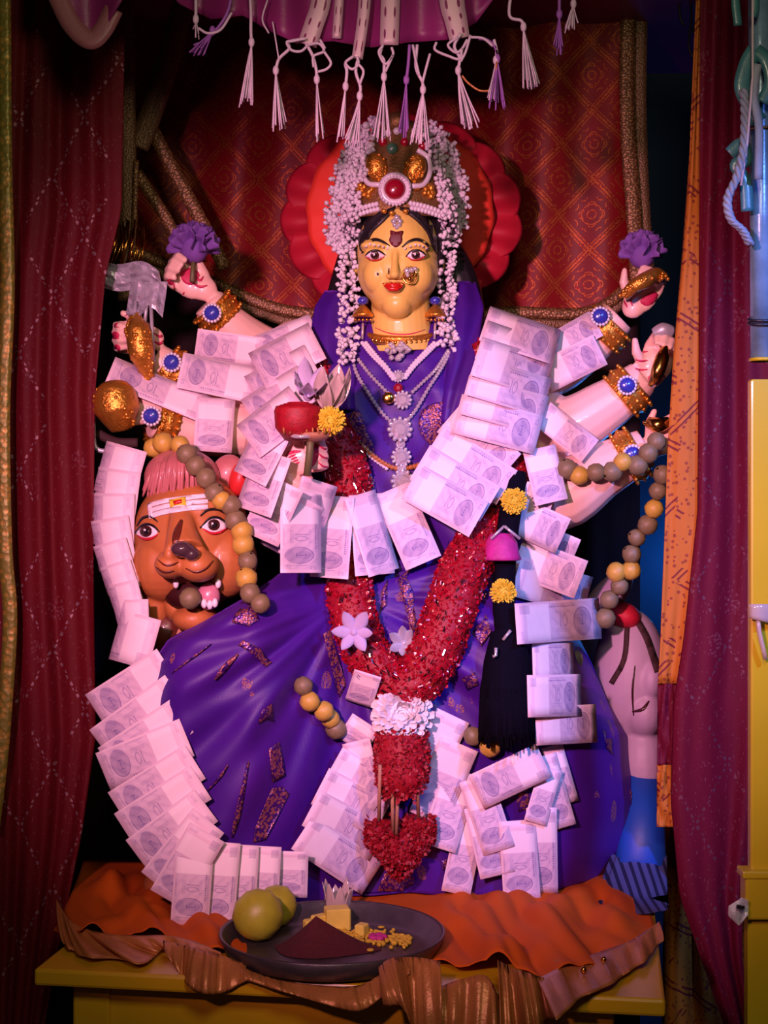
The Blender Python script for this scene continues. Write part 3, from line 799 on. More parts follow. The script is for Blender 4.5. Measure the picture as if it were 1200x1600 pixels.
for pts in ([(545, 655), (560, 640), (572, 672), (585, 702), (576, 715), (556, 690)], [(660, 640), (690, 628), (722, 640), (715, 690), (690, 705), (668, 690), (655, 668)], [(548, 750), (578, 735), (590, 790), (560, 800)]):
    sdec(pts, parent=blo, m='saree_gold', smooth=3)
sdec(stroke([(488, 497), (510, 488), (540, 494)], 5), parent=blo); sdec(stroke([(724, 522), (738, 506), (752, 490)], 5), parent=blo)
# ------------------------------------------------------------------ the lion under the goddess
LI = thing('lion_statue', 'tan painted lion statue with white forehead stripes and open mouth at lower left', 'statue', (-0.26, -0.03, TZ+0.004))
lb = MB()
lb.ell(P(300, 838, -0.080), (S(88), 0.085, S(95)), None, 36, 24)         # skull
lb.ell(P(258, 880, -0.095), (S(50), 0.060, S(58))); lb.ell(P(350, 875, -0.095), (S(50), 0.060, S(58)))   # cheeks
lb.ell(P(300, 800, -0.105), (S(70), 0.058, S(45)))                        # brow
lb.tube([P(284, 800, -0.150), P(284, 832, -0.172), P(288, 862, -0.190)], [S(16), S(22), S(30)], 16)  # muzzle bridge
lb.ell(P(267, 882, -0.180), (S(24), 0.030, S(21))); lb.ell(P(310, 884, -0.183), (S(30), 0.032, S(24)))   # muzzle pads
lb.ell(P(265, 866, -0.200), (S(9), 0.012, S(12)))
lb.ell(P(250, 935, -0.06), (S(26), 0.05, S(60)))
lb.ell(P(285, 1000, -0.03), (S(62), 0.07, S(80)))                         # neck
lb.ell(P(310, 1150, 0.0), (S(110), 0.10, S(170)), None, 30, 20)           # chest
lb.ell(P(480, 1200, 0.08), (S(200), 0.09, S(140)), None, 30, 20)          # body
for px, y in ((270, -0.06), (350, -0.06), (560, 0.1)):
    a = P(px, 1200, y); lb.tube([a, Vector((a.x, y-0.01, TZ+0.10)), Vector((a.x, y-0.02, TZ+0.025))], [0.045, 0.034, 0.03], 14)
    lb.ell((a.x, y-0.04, TZ+0.026), (0.038, 0.055, 0.024))
lbo = lb.obj('body', 'lion_tan', LI); remesh(lbo, 0.0028, 4)
LT = bvh(lbo)
jw = MB(); jw.ell(P(305, 966, -0.115), (S(34), 0.040, S(22)), None, 24, 16); jw.ell(P(275, 945, -0.095), (S(18), 0.03, S(26)))
remesh(jw.obj('lower_jaw', 'lion_tan', LI), 0.003, 3)
mc = MB(); mc.ell(P(306, 928, -0.108), (S(48), 0.040, S(30)), None, 24, 16); mco = mc.obj('mouth_cavity', 'mouth_dark', LI)
MB().ell(P(326, 932, -0.150), (S(17), 0.014, S(20)), None, 18, 12).obj('tongue', 'tongue_pink', LI)
for x, r in ((319, 943), (328, 945), (336, 942), (275, 912), (341, 912)): MB().ell(P(x, r, -0.166 if r > 930 else -0.155), (S(4.5), 0.005, S(7)), None, 10, 8).obj('tooth', 'paint_white', LI)
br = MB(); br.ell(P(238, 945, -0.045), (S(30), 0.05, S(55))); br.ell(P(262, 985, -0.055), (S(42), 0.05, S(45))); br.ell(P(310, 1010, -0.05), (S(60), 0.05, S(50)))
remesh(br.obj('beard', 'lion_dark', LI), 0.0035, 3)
# nose
ns = MB(); ns.ell(P(285, 858, -0.214), (S(17), 0.018, S(12)), None, 20, 14); ns.ell(P(300, 866, -0.212), (S(12), 0.015, S(10)))
remesh(ns.obj('nose', 'lion_nose', LI), 0.002, 2)
def ld(name, m, pts, smooth=4, off=0.0014, step=6): return decal(name, m, LI, LT, pts, smooth, off, 0.001, step)
for ex, ey, w, h in ((229, 831, 17, 10), (335, 821, 20, 11)):
    ld('eye_white', 'paint_white', [(ex-w, ey+2), (ex-9, ey-h+2), (ex+1, ey-h), (ex+10, ey-h+3), (ex+w, ey+1), (ex+9, ey+h-2), (ex-7, ey+h-1)])
    ld('iris', 'paint_brown', circ(ex-1, ey-1, 9.5, 9), 0, 0.0024, 5); ld('pupil', 'paint_black', circ(ex-1, ey-1, 5), 0, 0.0032, 5); ld('eye_glint', 'paint_white', circ(ex-3, ey-3, 1.8), 0, 0.0042, 4)
    ld('upper_eyeline', 'paint_black', stroke([(ex-w-3, ey+4), (ex-9, ey-h+1), (ex+1, ey-h-2), (ex+11, ey-h+1), (ex+w+3, ey)], 4), 0, 0.003)
    ld('lower_eyeline', 'paint_red', stroke([(ex-w+2, ey+5), (ex-5, ey+h+1), (ex+8, ey+h), (ex+w, ey+4)], 4), 0, 0.0028)
ld('eyebrow', 'paint_black', stroke([(214, 822), (222, 810), (235, 807), (246, 815)], 4), 0, 0.002); ld('eyebrow', 'paint_black', stroke([(313, 806), (324, 797), (340, 796), (352, 803)], 4), 0, 0.002)
for dy, wd in ((0, 7), (9, 7), (18, 8)):
    ld('forehead_stripe', 'paint_white', stroke([(232, 790+dy*0.95), (256, 783+dy*0.95), (290, 778+dy*0.9), (325, 774+dy)], wd, taper=False), 0, 0.002)
ld('forehead_stripe', 'paint_white', stroke([(233, 788), (236, 809)], 6, taper=False), 0, 0.002, 4)
ld('forehead_mark', 'flower_yellow', [(264, 781), (290, 776), (291, 789), (266, 793)], 0, 0.003, 5); ld('forehead_mark', 'lip_red', [(270, 783), (284, 780), (284, 786), (272, 789)], 0, 0.004, 5)
for pts in ([(246, 874), (258, 883), (270, 882), (278, 878)], [(243, 886), (256, 894), (272, 892)], [(290, 888), (306, 894), (322, 888), (333, 876)]): ld('muzzle_line', 'lion_dark', stroke(pts, 3), 0, 0.0015)
ld('muzzle_line', 'lion_dark', stroke([(284, 812), (276, 835), (272, 855)], 12), 0, 0.0012)
# mane tuft: combed locks
mn = MB(); mn.ell(P(284, 746, -0.075), (S(58), 0.046, S(44)), None, 24, 16); remesh(mn.obj('mane', 'lion_mane', LI), 0.004, 2)
lk = MB()
for k in range(64):
    t = k/63; a = lerp(222, 346, t)+random.uniform(-3, 3); q = abs(t-0.45)*2
    top = (lerp(246, 326, t), 704+26*q*q+random.uniform(-4, 4))
    base = (a, 784+random.uniform(-7, 5)-8*t-16*q*q)
    y0 = -0.133+0.050*q*q+random.uniform(-0.004, 0.004)
    lk.tube(spline([P(*top, y0+0.035), P(lerp(top[0], base[0], 0.5), lerp(top[1], base[1], 0.35), y0-0.006), P(*base, y0-0.004)], 5), lambda s: S(4.2)*(0.35+0.65*math.sin(PI*min(1, s*0.9+0.1))), 6)
lk.obj('mane_locks', 'lion_mane', LI)
er = MB(); er.ell(P(376, 748, -0.06), (S(18), 0.022, S(27)), Matrix.Rotation(0.25, 3, 'Y'), 20, 14); er.obj('ear', 'lion_ear', LI)
er = MB(); er.ell(P(355, 742, -0.05), (S(26), 0.02, S(32)), Matrix.Rotation(0.35, 3, 'Y'), 20, 14); er.obj('ear_back', 'lion_mane', LI)

# pale painted figure at the right behind the saree
PF = thing('plaster_figure', 'pale pink plaster figure in blue striped wrap behind the right of the saree', 'statue', (0.40, 0.14, TZ+0.004))
pf = MB()
pf.ell(P(985, 1060, 0.13), (S(62), 0.07, S(115)), None, 30, 20); pf.ell(P(1002, 1110, 0.11), (S(38), 0.06, S(46)))
pf.ell(P(1012, 1060, 0.10), (S(26), 0.05, S(42)), Matrix.Rotation(0.1, 3, 'Y')); pf.ell(P(948, 935, 0.14), (S(26), 0.05, S(60)), Matrix.Rotation(0.7, 3, 'Y')); pf.ell(P(1000, 1190, 0.12), (S(44), 0.06, S(70)))
pfo = pf.obj('torso', 'pale_plaster', PF); remesh(pfo, 0.0035, 3)
PT = bvh(pfo)
pd = lambda n, m, pts, off=0.002: decal(n, m, PF, PT, pts, 0, off, 0.0015, 8)
pd('crease_line', 'paint_brown', stroke([(992, 1040), (988, 1080), (990, 1118)], 3)); pd('crease_line', 'paint_brown', stroke([(988, 1112), (1004, 1108), (1014, 1095)], 5))
pd('shoulder_band', 'wall_brown', stroke([(996, 970), (1012, 1000), (1028, 1050)], 10, taper=False)); pd('shoulder_band', 'wall_brown', stroke([(980, 980), (975, 1030), (955, 1068)], 8, taper=False))
mb = MB(); mb.ell(P(975, 962, 0.11), (S(28), 0.04, S(22)), Matrix.Rotation(0.4, 3, 'Y')); remesh(mb.obj('red_collar', 'halo_petal', PF), 0.003, 2)
mb = MB(); mb.tube([P(1000, 1215, 0.11), P(1004, 1285, 0.06), P(1000, 1365, -0.01)], [S(44), S(36), S(40)], 24); mb.obj('blue_waist', 'blue_paint', PF)
def wrap(u, v):
    a = 2*PI*u; rr = lerp(42, 62, v)+2.5*math.sin(a*9); c = P(lerp(1000, 978, v), lerp(1335, 1452, v), lerp(0.01, -0.15, v))
    z = max(c.z, TZ+0.006); return Vector((c.x+S(rr)*math.cos(a), c.y+S(rr)*0.8*math.sin(a), z))
mb = MB().grid(wrap, 60, 16, True); mb.obj('striped_wrap', 'striped_blue', PF)
# ------------------------------------------------------------------ halo
HA = thing('petal_halo', 'round red petalled satin halo behind the crowned head', 'halo', P(627, 500, 0.22))
def dome(u, v):
    a = 2*PI*u; r = v*(1+0.012*math.sin(a*16)); return P(625+146*r*math.cos(a), 332+140*r*math.sin(a), 0.215-0.028*(1-v**2.2)+0.003*math.sin(a*16)*v)
solid(MB().grid(dome, 96, 18, True).obj('halo_disc', 'halo_inner', HA), 0.004)
pm = None; NP = 15
for k in range(NP):
    a = 2*PI*(k+0.4)/NP
    def pet(u, v, a=a, k=k):
        w = (u-0.5)*2; aa = a+w*(PI/NP)*1.28; r = lerp(0.62, 1.0, v**0.9)*(1-0.10*abs(w)**2.5*v)
        lift = 0.018*math.sin(PI*v)*(1-w*w)+0.006*math.cos(w*5)
        return P(628+190*r*math.cos(aa), 340+162*r*math.sin(aa), 0.245-lift+0.003*(k % 2))
    solid(MB().grid(pet, 12, 12).obj('petal', 'halo_petal', HA), 0.003)

# ------------------------------------------------------------------ crown
CR = thing('jewelled_crown', 'gold crown with ruby centre, twin gold lobes and white stone edging', 'crown', P(622, 330, 0.0))
CH = lambda t: None
def crn(u, v):
    a = PI*(1.12-1.24*u); rad = lerp(84, 22, v**1.6); row = lerp(336, 190, v)+18*(abs(u-0.5)*2)**2*(1-v)
    return P(624+rad*math.cos(a), row, 0.035-S(rad*0.85)*math.sin(a)*0.9)
cro = MB().grid(crn, 48, 26).obj('crown_shell', 'old_gold', CR); solid(cro, 0.004)
MB().ell(P(622, 192, 0.02), (S(20), 0.02, S(18)), None, 20, 14).obj('finial', 'old_gold', CR)
CT = bvh(cro)
def stud_ring(name, m, n, cx, cy, rx, ry, y, r, a0=0, a1=2*PI, parent=None):
    me = MB().ell((0, 0, 0), (r, r, r), None, 8, 6).mesh(name, m)
    for k in range(n):
        a = a0+(a1-a0)*k/(n if abs(a1-a0-2*PI) < 1e-6 else n-1)
        piece(me, name, P(cx+rx*math.cos(a), cy+ry*math.sin(a), y(a) if callable(y) else y), parent or CR)
yc = casty(CT, 617, 297, -0.03)
MB().lathe([(0.0, 0.016), (0.009, 0.0155), (0.0145, 0.012), (0.0170, 0.006), (0.0172, 0.0)], P(617, 297, yc-0.004), 28, Matrix.Rotation(PI/2, 3, 'X')).obj('ruby', 'ruby', CR)
MB().lathe([(0.0165, 0.010), (0.020, 0.013), (0.0255, 0.010), (0.026, 0.0)], P(617, 297, yc-0.002), 32, Matrix.Rotation(PI/2, 3, 'X')).obj('ruby_setting', 'pearl', CR)
stud_ring('setting_stud', 'pearl', 26, 617, 297, 23, 23, yc-0.014, S(2.6))
for sx, cx, cy in ((-1, 589, 262), (1, 648, 264)):
    y0 = casty(CT, cx, cy, -0.02)
    mb = MB(); mb.ell(P(cx, cy, y0-0.004), (S(17), 0.012, S(24)), Matrix.Rotation(sx*0.35, 3, 'Y'), 20, 14)
    for k in range(34):
        a = random.uniform(0, 2*PI); r = math.sqrt(random.random())
        mb.ell(P(cx+15*r*math.cos(a), cy+21*r*math.sin(a), y0-0.004-0.012*math.sqrt(1-r*r*0.9)), (S(2.6), 0.003, S(2.6)), None, 6, 5)
    mb.obj('gold_lobe', 'gold', CR)
    pts = [(cx+sx*(4), cy-30), (cx+sx*20, cy-18), (cx+sx*24, cy+4), (cx+sx*14, cy+24), (cx-sx*4, cy+27)]
    MB().tube([P(p.x, p.y, casty(CT, p.x, p.y, 0)-0.008) for p in spline([(*p, 0) for p in pts], 6)], S(4.2), 8).obj('lobe_edge', 'pearl', CR)
    cx2 = 617+sx*48
    mb = MB()
    for k in range(16):
        x = cx2+random.uniform(-18, 18); r = 298+random.uniform(-9, 9); mb.ell(P(x, r, casty(CT, x, r, 0)-0.003), (S(5), 0.005, S(5)), None, 8, 6)
    mb.obj('gold_leaf', 'gold', CR)
me = MB().ell((0, 0, 0), (S(4.2),)*3, None, 8, 6).mesh('pearl_bead', 'pearl')
for k in range(26):                                           # pearl row along the brow
    t = k/25; x = lerp(556, 690, t); r = 316+14*(abs(t-0.47)*2)**2
    if abs(x-617) < 24: continue
    piece(me, 'pearl_bead', P(x, r, casty(CT, x, r, 0.0)-0.004), CR)
    piece(me, 'pearl_bead', P(x+2, r+8, casty(CT, x, r, 0.0)-0.003), CR)
for x, r, rr, mt in ((613, 232, 9, 'jade'), (598, 222, 7, 'ruby'), (632, 222, 7, 'ruby'), (612, 192, 7, 'pearl'), (620, 205, 6, 'pearl'), (606, 208, 6, 'pearl'), (572, 196, 6, 'pearl'), (660, 228, 7, 'ruby'), (580, 228, 7, 'pearl'), (648, 205, 6, 'pearl')):
    MB().ell(P(x, r, casty(CT, x, r, 0.0)-0.004), (S(rr), 0.006, S(rr)), None, 14, 10).obj('crown_gem', mt, CR)
for x, r in ((600, 330), (634, 330), (612, 333)): MB().ell(P(x, r, -0.045), (S(5), 0.005, S(4)), None, 10, 8).obj('brow_drop', 'gold', CR)
# forehead pendant
FP = thing('forehead_pendant', 'small white stone pendant hanging on the forehead above the dark mark', 'jewel', P(620, 356, -0.05))
y0 = casty(HT, 620, 346, -0.05)
for dx, dy, r in ((0, -6, 5), (-5, 0, 4.5), (5, 0, 4.5), (-3, 6, 4), (4, 6, 4), (0, 10, 3.5)): MB().ell(P(620+dx, 346+dy, y0-0.004), (S(r), 0.004, S(r)), None, 10, 8).obj('stone', 'crystal', FP)

# nose ring and its studs
NR = thing('nose_ornament', 'small gold nose ring with white stones on the right cheek', 'jewel', P(640, 440, -0.06))
y0 = casty(HT, 640, 428, -0.05)
for dx, dy, r, m_ in ((-4, -5, 5, 'crystal'), (3, -6, 4.5, 'crystal'), (9, -8, 3.5, 'crystal'), (-3, 2, 3.5, 'crystal'), (4, 2, 3.5, 'gold_smooth'), (0, 8, 3.5, 'gold_smooth'), (-8, 4, 3, 'gold_smooth')):
    MB().ell(P(640+dx, 428+dy, y0-0.010), (S(r), 0.004, S(r)), None, 10, 8).obj('stone', m_, NR)
MB().tube([P(640+11*math.cos(a), 430+13*math.sin(a), y0-0.008) for a in [2*PI*k/20 for k in range(21)]], S(1.4), 6).obj('ring', 'gold_smooth', NR)
# ear rings
for ex, lab in ((567, 'gold and blue stone earring beside the left cheek of the face'), (680, 'gold and blue stone earring beside the right cheek of the face')):
    ER = thing('earring', lab, 'jewel', P(ex, 500, 0.02), 'earrings of the statue')
    MB().ell(P(ex, 470, 0.012), (S(9), 0.009, S(7)), None, 12, 8).obj('stone', 'sapphire', ER)
    MB().lathe([(0.002, 0.012), (0.008, 0.006), (0.016, -0.004), (0.017, -0.008), (0.0, -0.008)], P(ex, 487, 0.012), 18).obj('bell', 'gold', ER)
    for k in range(5): MB().ell(P(ex-12+k*6, 500, 0.002), (S(2.6),)*3, None, 8, 6).obj('drop', 'gold_smooth', ER)
    MB().tube([P(ex, 505, 0.01), P(ex-1, 530, 0.006)], S(2), 6).obj('chain', 'crystal', ER)

# ------------------------------------------------------------------ necklaces
NT = bvh(blo, ho, bo)
def on(px, row, off=0.006, tree=None, d=0.0): return P(px, row, casty(tree or NT, px, row, d)-off)
CK = thing('choker', 'gold choker with pink white brooch around the yellow neck', 'necklace', P(626, 545, 0.0))
def ck(r0, dr): return [P(626+55*math.cos(PI*(1.08-1.16*t)), r0+dr*math.sin(PI*t), 0.045-S(52)*math.sin(PI*(1.08-1.16*t))*1.0) for t in [k/24 for k in range(25)]]
MB().tube(ck(516, 14), S(5.5), 8, flat=None).obj('band', 'gold', CK); MB().tube(ck(527, 12), S(4), 8).obj('band', 'old_gold', CK)
me = MB().ell((0, 0, 0), (S(3.2),)*3, None, 8, 6).mesh('bead', 'gold_smooth')
for k, p in enumerate(ck(521, 15)): piece(me, 'bead', p+Vector((0, -0.004, 0)), CK)
mb = MB()
for k in range(26):
    a = random.uniform(0, 2*PI); r = math.sqrt(random.random()); mb.ell(on(619+20*r*math.cos(a), 548+13*r*math.sin(a), 0.018-0.006*r), (S(4.5),)*3, None, 6, 5)
mb.obj('brooch', 'crystal', CK, smooth=False)
def strand(th, pts, r, m, step, name='bead', flat=1.0, off=0.008):
    c = [on(p.x, p.y, off) for p in spline([(*p, 0) for p in pts], 8)]
    # smooth depth along the strand
    for _ in range(6):
        for i in range(1, len(c)-1): c[i].y = min(c[i].y, (c[i-1].y+c[i+1].y)/2)
    me = MB().ell((0, 0, 0), (S(r), S(r), S(r*flat)), None, 8, 6).mesh(name, m, smooth=False)
    for p in resample(c, S(step)): piece(me, name, p, th)
def gem(th, px, row, r, off=0.010, name='stone', m='crystal'):
    p = on(px, row, off); R = S(r); M = Matrix.Rotation(PI/2, 3, 'X')
    MB().lathe([(0, R*0.45), (R*0.5, R*0.45), (R*0.82, R*0.25), (R, 0), (R*0.6, -R*0.3), (0, -R*0.45)], p, 10, M).obj(name, m, th, smooth=False)
    me = MB().ell((0, 0, 0), (R*0.24,)*3, None, 7, 5).mesh(name+'_stud', m)
    for k in range(12): piece(me, name+'_stud', p+Vector((R*1.05*math.cos(k*PI/6), -R*0.1, R*1.05*math.sin(k*PI/6))), th)
N1 = thing('long_necklace', 'long white stone necklace with three big round stones over purple cloth', 'necklace', P(624, 760, -0.04))
strand(N1, [(548, 556), (558, 585), (576, 615), (596, 644), (614, 662)], 3.4, 'crystal', 6.2); strand(N1, [(634, 660), (650, 640), (670, 606), (690, 575), (702, 552)], 3.4, 'crystal', 6.2)
gem(N1, 625, 671, 16); gem(N1, 627, 714, 13); gem(N1, 629, 752, 15); gem(N1, 626, 694, 6); gem(N1, 628, 733, 6)
N2 = thing('short_necklace', 'short white stone necklace with gold pendant inside the longer one', 'necklace', P(624, 640, -0.03))
strand(N2, [(560, 562), (578, 585), (596, 604), (606, 614)], 3.2, 'crystal', 6.0); strand(N2, [(645, 612), (664, 594), (682, 576), (700, 548)], 3.2, 'crystal', 6.0)
gem(N2, 629, 625, 12); MB().lathe([(0.001, 0.004), (0.006, 0.004), (0.009, 0.002), (0.010, -0.002), (0.0, -0.004)], on(607, 622, 0.012), 20, Matrix.Rotation(PI/2, 3, 'X')).obj('pendant', 'gold_smooth', N2)
N3 = thing('stone_collar', 'wide pave stone collar forming a V below the choker', 'necklace', P(622, 600, -0.02))
for dx in (0, 6):
    strand(N3, [(566+dx, 536), (582+dx, 556), (600+dx*0.8, 574), (614+dx*0.5, 592)], 3.3, 'pearl', 5.5); strand(N3, [(684-dx, 536), (666-dx, 554), (648-dx*0.8, 572), (634-dx*0.5, 590)], 3.3, 'pearl', 5.5)
gem(N3, 622, 588, 8, m='crystal'); gem(N3, 622, 606, 6, m='ruby')
N4 = thing('beaded_chain', 'beige beaded chain along the edge of the purple cloth on the chest', 'necklace', P(600, 740, -0.03))
strand(N4, [(535, 650), (552, 680), (575, 705), (600, 724), (622, 732), (650, 728), (675, 716)], 4.2, 'gold_satin', 6.0, off=0.006); strand(N4, [(540, 662), (556, 690), (580, 714), (604, 732)], 3.2, 'pearl', 5.4, off=0.006)

# ------------------------------------------------------------------ bracelets (parts of the statue)
def bracelet(a, b, r, gempos, w=30, parent=None):
    A, B = P(*a), P(*b); ax = (B-A).normalized(); q = ax.to_track_quat('Z', 'Y').to_matrix(); R = S(r); h = S(w)/2
    c = (A+B)/2
    mb = MB().lathe([(R*0.98, -h), (R*1.12, -h*0.9), (R*1.06, -h*0.6), (R*1.16, -h*0.2), (R*1.16, h*0.2), (R*1.06, h*0.6), (R*1.12, h*0.9), (R*0.98, h)], c, 32, q)
    for k in range(20):
        for zz in (-0.75, 0.0, 0.75):
            an = 2*PI*(k+zz)/20; mb.ell(c+q @ Vector((R*1.14*math.cos(an), R*1.14*math.sin(an), h*zz)), (S(3.4),)*3, None, 6, 5)
    br = mb.obj('bracelet', 'gold', ST)
    g = P(*gempos); M = Matrix.Rotation(PI/2, 3, 'X')
    MB().lathe([(0, 0.006), (S(8), 0.0055), (S(11.5), 0.003), (S(12), -0.004)], g, 22, M).obj('blue_stone', 'sapphire', br)
    me = MB().ell((0, 0, 0), (S(2.8),)*3, None, 6, 5).mesh('setting_stud', 'pearl')
    for k in range(16): piece(me, 'setting_stud', g+Vector((S(13.5)*math.cos(k*PI/8), 0.001, S(13.5)*math.sin(k*PI/8))), br)
bracelet((352, 502, 0.083), (328, 476, 0.072), 33, (331, 489, 0.028), 36)
bracelet((282, 590, 0.045), (254, 570, 0.038), 33, (268, 566, -0.005), 34)
bracelet((268, 664, 0.015), (240, 656, 0.0), 34, (236, 650, -0.048), 34)
bracelet((935, 528, 0.08), (960, 502, 0.072), 35, (938, 494, 0.026), 36)
bracelet((968, 622, 0.045), (994, 600, 0.04), 36, (980, 602, -0.006), 36)
bracelet((972, 720, 0.015), (1000, 704, 0.01), 38, (989, 710, -0.042), 32)

# red paint on palms and finger creases
BT = bvh(bo)
def pal(pts, w=3.5, m='palm_red'): decal('palm_paint', m, bo, BT, stroke(pts, w), 0, 0.0012, 0.0008, 5)
def palb(pts): decal('palm_paint', 'palm_red', bo, BT, pts, 3, 0.0012, 0.0008, 6)
for r in (694, 708, 722, 736): pal([(497, r), (506, r+7), (519, r+8)], 3)
palb([(486, 700), (496, 694), (497, 715), (488, 730), (480, 735), (476, 715)])
for k in range(5): pal([(446+k*4, 712+k*3), (460+k*2, 706+k*4)], 3)
pal([(449, 707), (470, 705)], 5)
palb([(283, 425), (300, 418), (312, 430), (300, 445), (286, 440)]); pal([(300, 428), (312, 438), (318, 432)], 4); pal([(298, 440), (312, 448), (324, 446)], 4); pal([(270, 452), (280, 470), (288, 456)], 5); palb([(256, 445), (268, 436), (274, 455), (264, 468)])
for p in ((168, 500), (170, 520), (172, 540), (190, 492)): decal('palm_paint', 'palm_red', bo, BT, circ(p[0]+10, p[1]+4, 6), 0, 0.0012, 0.0008, 5)
for r in (490, 507, 525): pal([(160, r), (172, r+3), (186, r+4)], 2.5)
pal([(240, 520), (250, 526), (256, 520)], 4); pal([(238, 532), (250, 537), (258, 530)], 4)
pal([(200, 600), (212, 612), (222, 606)], 4); pal([(206, 614), (220, 622), (230, 616)], 4)
palb([(1000, 470), (1020, 455), (1030, 465), (1012, 478)]); pal([(985, 466), (988, 478)], 3); pal([(975, 470), (980, 480)], 3)
for r in (548, 562, 576): pal([(993, r), (1002, r+2), (1012, r+1)], 3)
palb([(1012, 590), (1030, 580), (1040, 592), (1024, 606)])
# ------------------------------------------------------------------ red flower garland
RG = thing('red_flower_garland', 'thick glossy red petal garland hanging to a white flower and tassel', 'garland', P(625, 1340, -0.14))
GT = bvh(bo, blo, dro)
def petal_rope(name, pts, r, n, m=('petal_red', 'petal_gloss'), parent=None, size=0.011, off=0.6):
    c = [P(p[0], p[1], (casty(GT, p[0], p[1], 0.0) if len(p) < 3 else p[2])) for p in [tuple(q)[:2] for q in spline([(a, b, 0) for a, b in pts], 8)]]
    R = S(r)
    for p in c: p.y -= R*off
    for _ in range(20):
        for i in range(1, len(c)-1): c[i].y = (c[i-1].y+c[i].y+c[i+1].y)/3
    core = MB().tube(c, lambda t: R*0.86, 18).obj(name, m[0], parent)
    cc = resample(c, 0.002); mb = MB()
    for k in range(n):
        i = random.randrange(1, len(cc)-1); t = (cc[i+1]-cc[i-1]).normalized(); a = t.orthogonal().normalized(); b = t.cross(a)
        q = random.uniform(0, 2*PI); d = a*math.cos(q)+b*math.sin(q)
        if d.y > 0.5: continue
        base = cc[i]+d*R*0.80; e = t.cross(d); tip = (d*random.uniform(0.3, 1.0)+t*random.uniform(-0.9, 0.9)+e*random.uniform(-0.9, 0.9)).normalized()
        s = size*random.uniform(0.6, 1.2); sd = tip.cross(d); sd = (sd if sd.length > 1e-4 else e).normalized()
        p0 = base; p1 = base+tip*s*0.55+sd*s*0.38+d*s*0.12; p2 = base+tip*s; p3 = base+tip*s*0.55-sd*s*0.38+d*s*0.12
        mb.add([p0, p1, p2, p3], [(0, 1, 2), (0, 2, 3)])
    o = mb.obj('petals', m[1], core, fix=False); o['kind'] = 'stuff'
    return core, c
core, cL = petal_rope('garland_rope', [(484, 570), (488, 615), (504, 660), (535, 712), (545, 765), (543, 830), (545, 900), (552, 960), (572, 1015), (604, 1056), (628, 1080)], 39, 9000, parent=RG, size=0.0075)
core2, cR = petal_rope('garland_rope', [(762, 545), (782, 610), (795, 690), (786, 760), (757, 830), (725, 890), (703, 950), (682, 1010), (655, 1055), (628, 1080)], 43, 10500, parent=RG, size=0.0075)
# tinsel slivers on the wrapped garland
mb = MB()
for c, R in ((cL, 0.037), (cR, 0.041)):
    cc = resample(c, 0.003)
    for k in range(260):
        i = random.randrange(1, len(cc)-1); t = (cc[i+1]-cc[i-1]).normalized(); q = random.uniform(-1.3, 1.3)
        d = Vector((math.sin(q), -math.cos(q), 0)); d = (d-t*d.dot(t)).normalized(); e = t.cross(d)
        p = cc[i]+d*(R+random.uniform(0.0, 0.006)); v = (t+e*random.uniform(-0.7, 0.7)+d*random.uniform(-.4, .4)).normalized(); s = random.uniform(0.002, 0.005)
        w = v.cross(d+Vector((random.uniform(-.5, .5),)*3)).normalized()*0.0008
        mb.add([p-v*s-w, p-v*s+w, p+v*s+w, p+v*s-w], [(0, 1, 2, 3)])
o = mb.obj('tinsel', 'tinsel', RG, smooth=False, fix=False); o['kind'] = 'stuff'
def mum(name, parent, c, R, m, rings=((0.1, 5, 0.80), (0.3, 10, 0.86), (0.5, 15, 0.92), (0.7, 20, 0.96), (0.9, 24, 1.0), (1.1, 26, 1.02), (1.3, 28, 1.02), (1.55, 28, 1.0), (1.8, 24, 0.95)), width=0.30, face=Vector((0, -1, 0)), squash=1.0):
    "pom-pom flower of curled strap petals"
    c = Vector(c); mb = MB(); q = face.to_track_quat('Z', 'Y').to_matrix()
    mb.ell(c, (R*0.72,)*3, None, 12, 8)
    for th, n, ln in rings:
        for k in range(n):
            a = 2*PI*(k+random.uniform(-.3, .3))/n; t2 = th+random.uniform(-.12, .12)
            d = q @ Vector((math.sin(t2)*math.cos(a), math.sin(t2)*math.sin(a), math.cos(t2)*squash)); e = q @ Vector((-math.sin(a), math.cos(a), 0))
            up = d.cross(e); w = R*width*0.5; r0, r1 = R*0.35, R*ln*random.uniform(0.88, 1.08)
            V = []
            for s, ww in ((0, 0.6), (0.55, 1.0), (1, 0.55)):
                p = c+d*lerp(r0, r1, s)-up*(R*0.10*s*s); V += [p-e*w*ww+up*w*0.25, p+up*-w*0.1, p+e*w*ww+up*w*0.25]
            mb.add(V, [(0, 1, 4, 3), (1, 2, 5, 4), (3, 4, 7, 6), (4, 5, 8, 7)])
    return mb.obj(name, m, parent, fix=False)
def onT(px, row, off, t=None): return P(px, row, casty(t or GT, px, row, -0.05)-off)
yk = casty(GT, 628, 1110, -0.1)
mum('white_flower', RG, P(628, 1113, yk-0.042), S(45), 'flower_white')
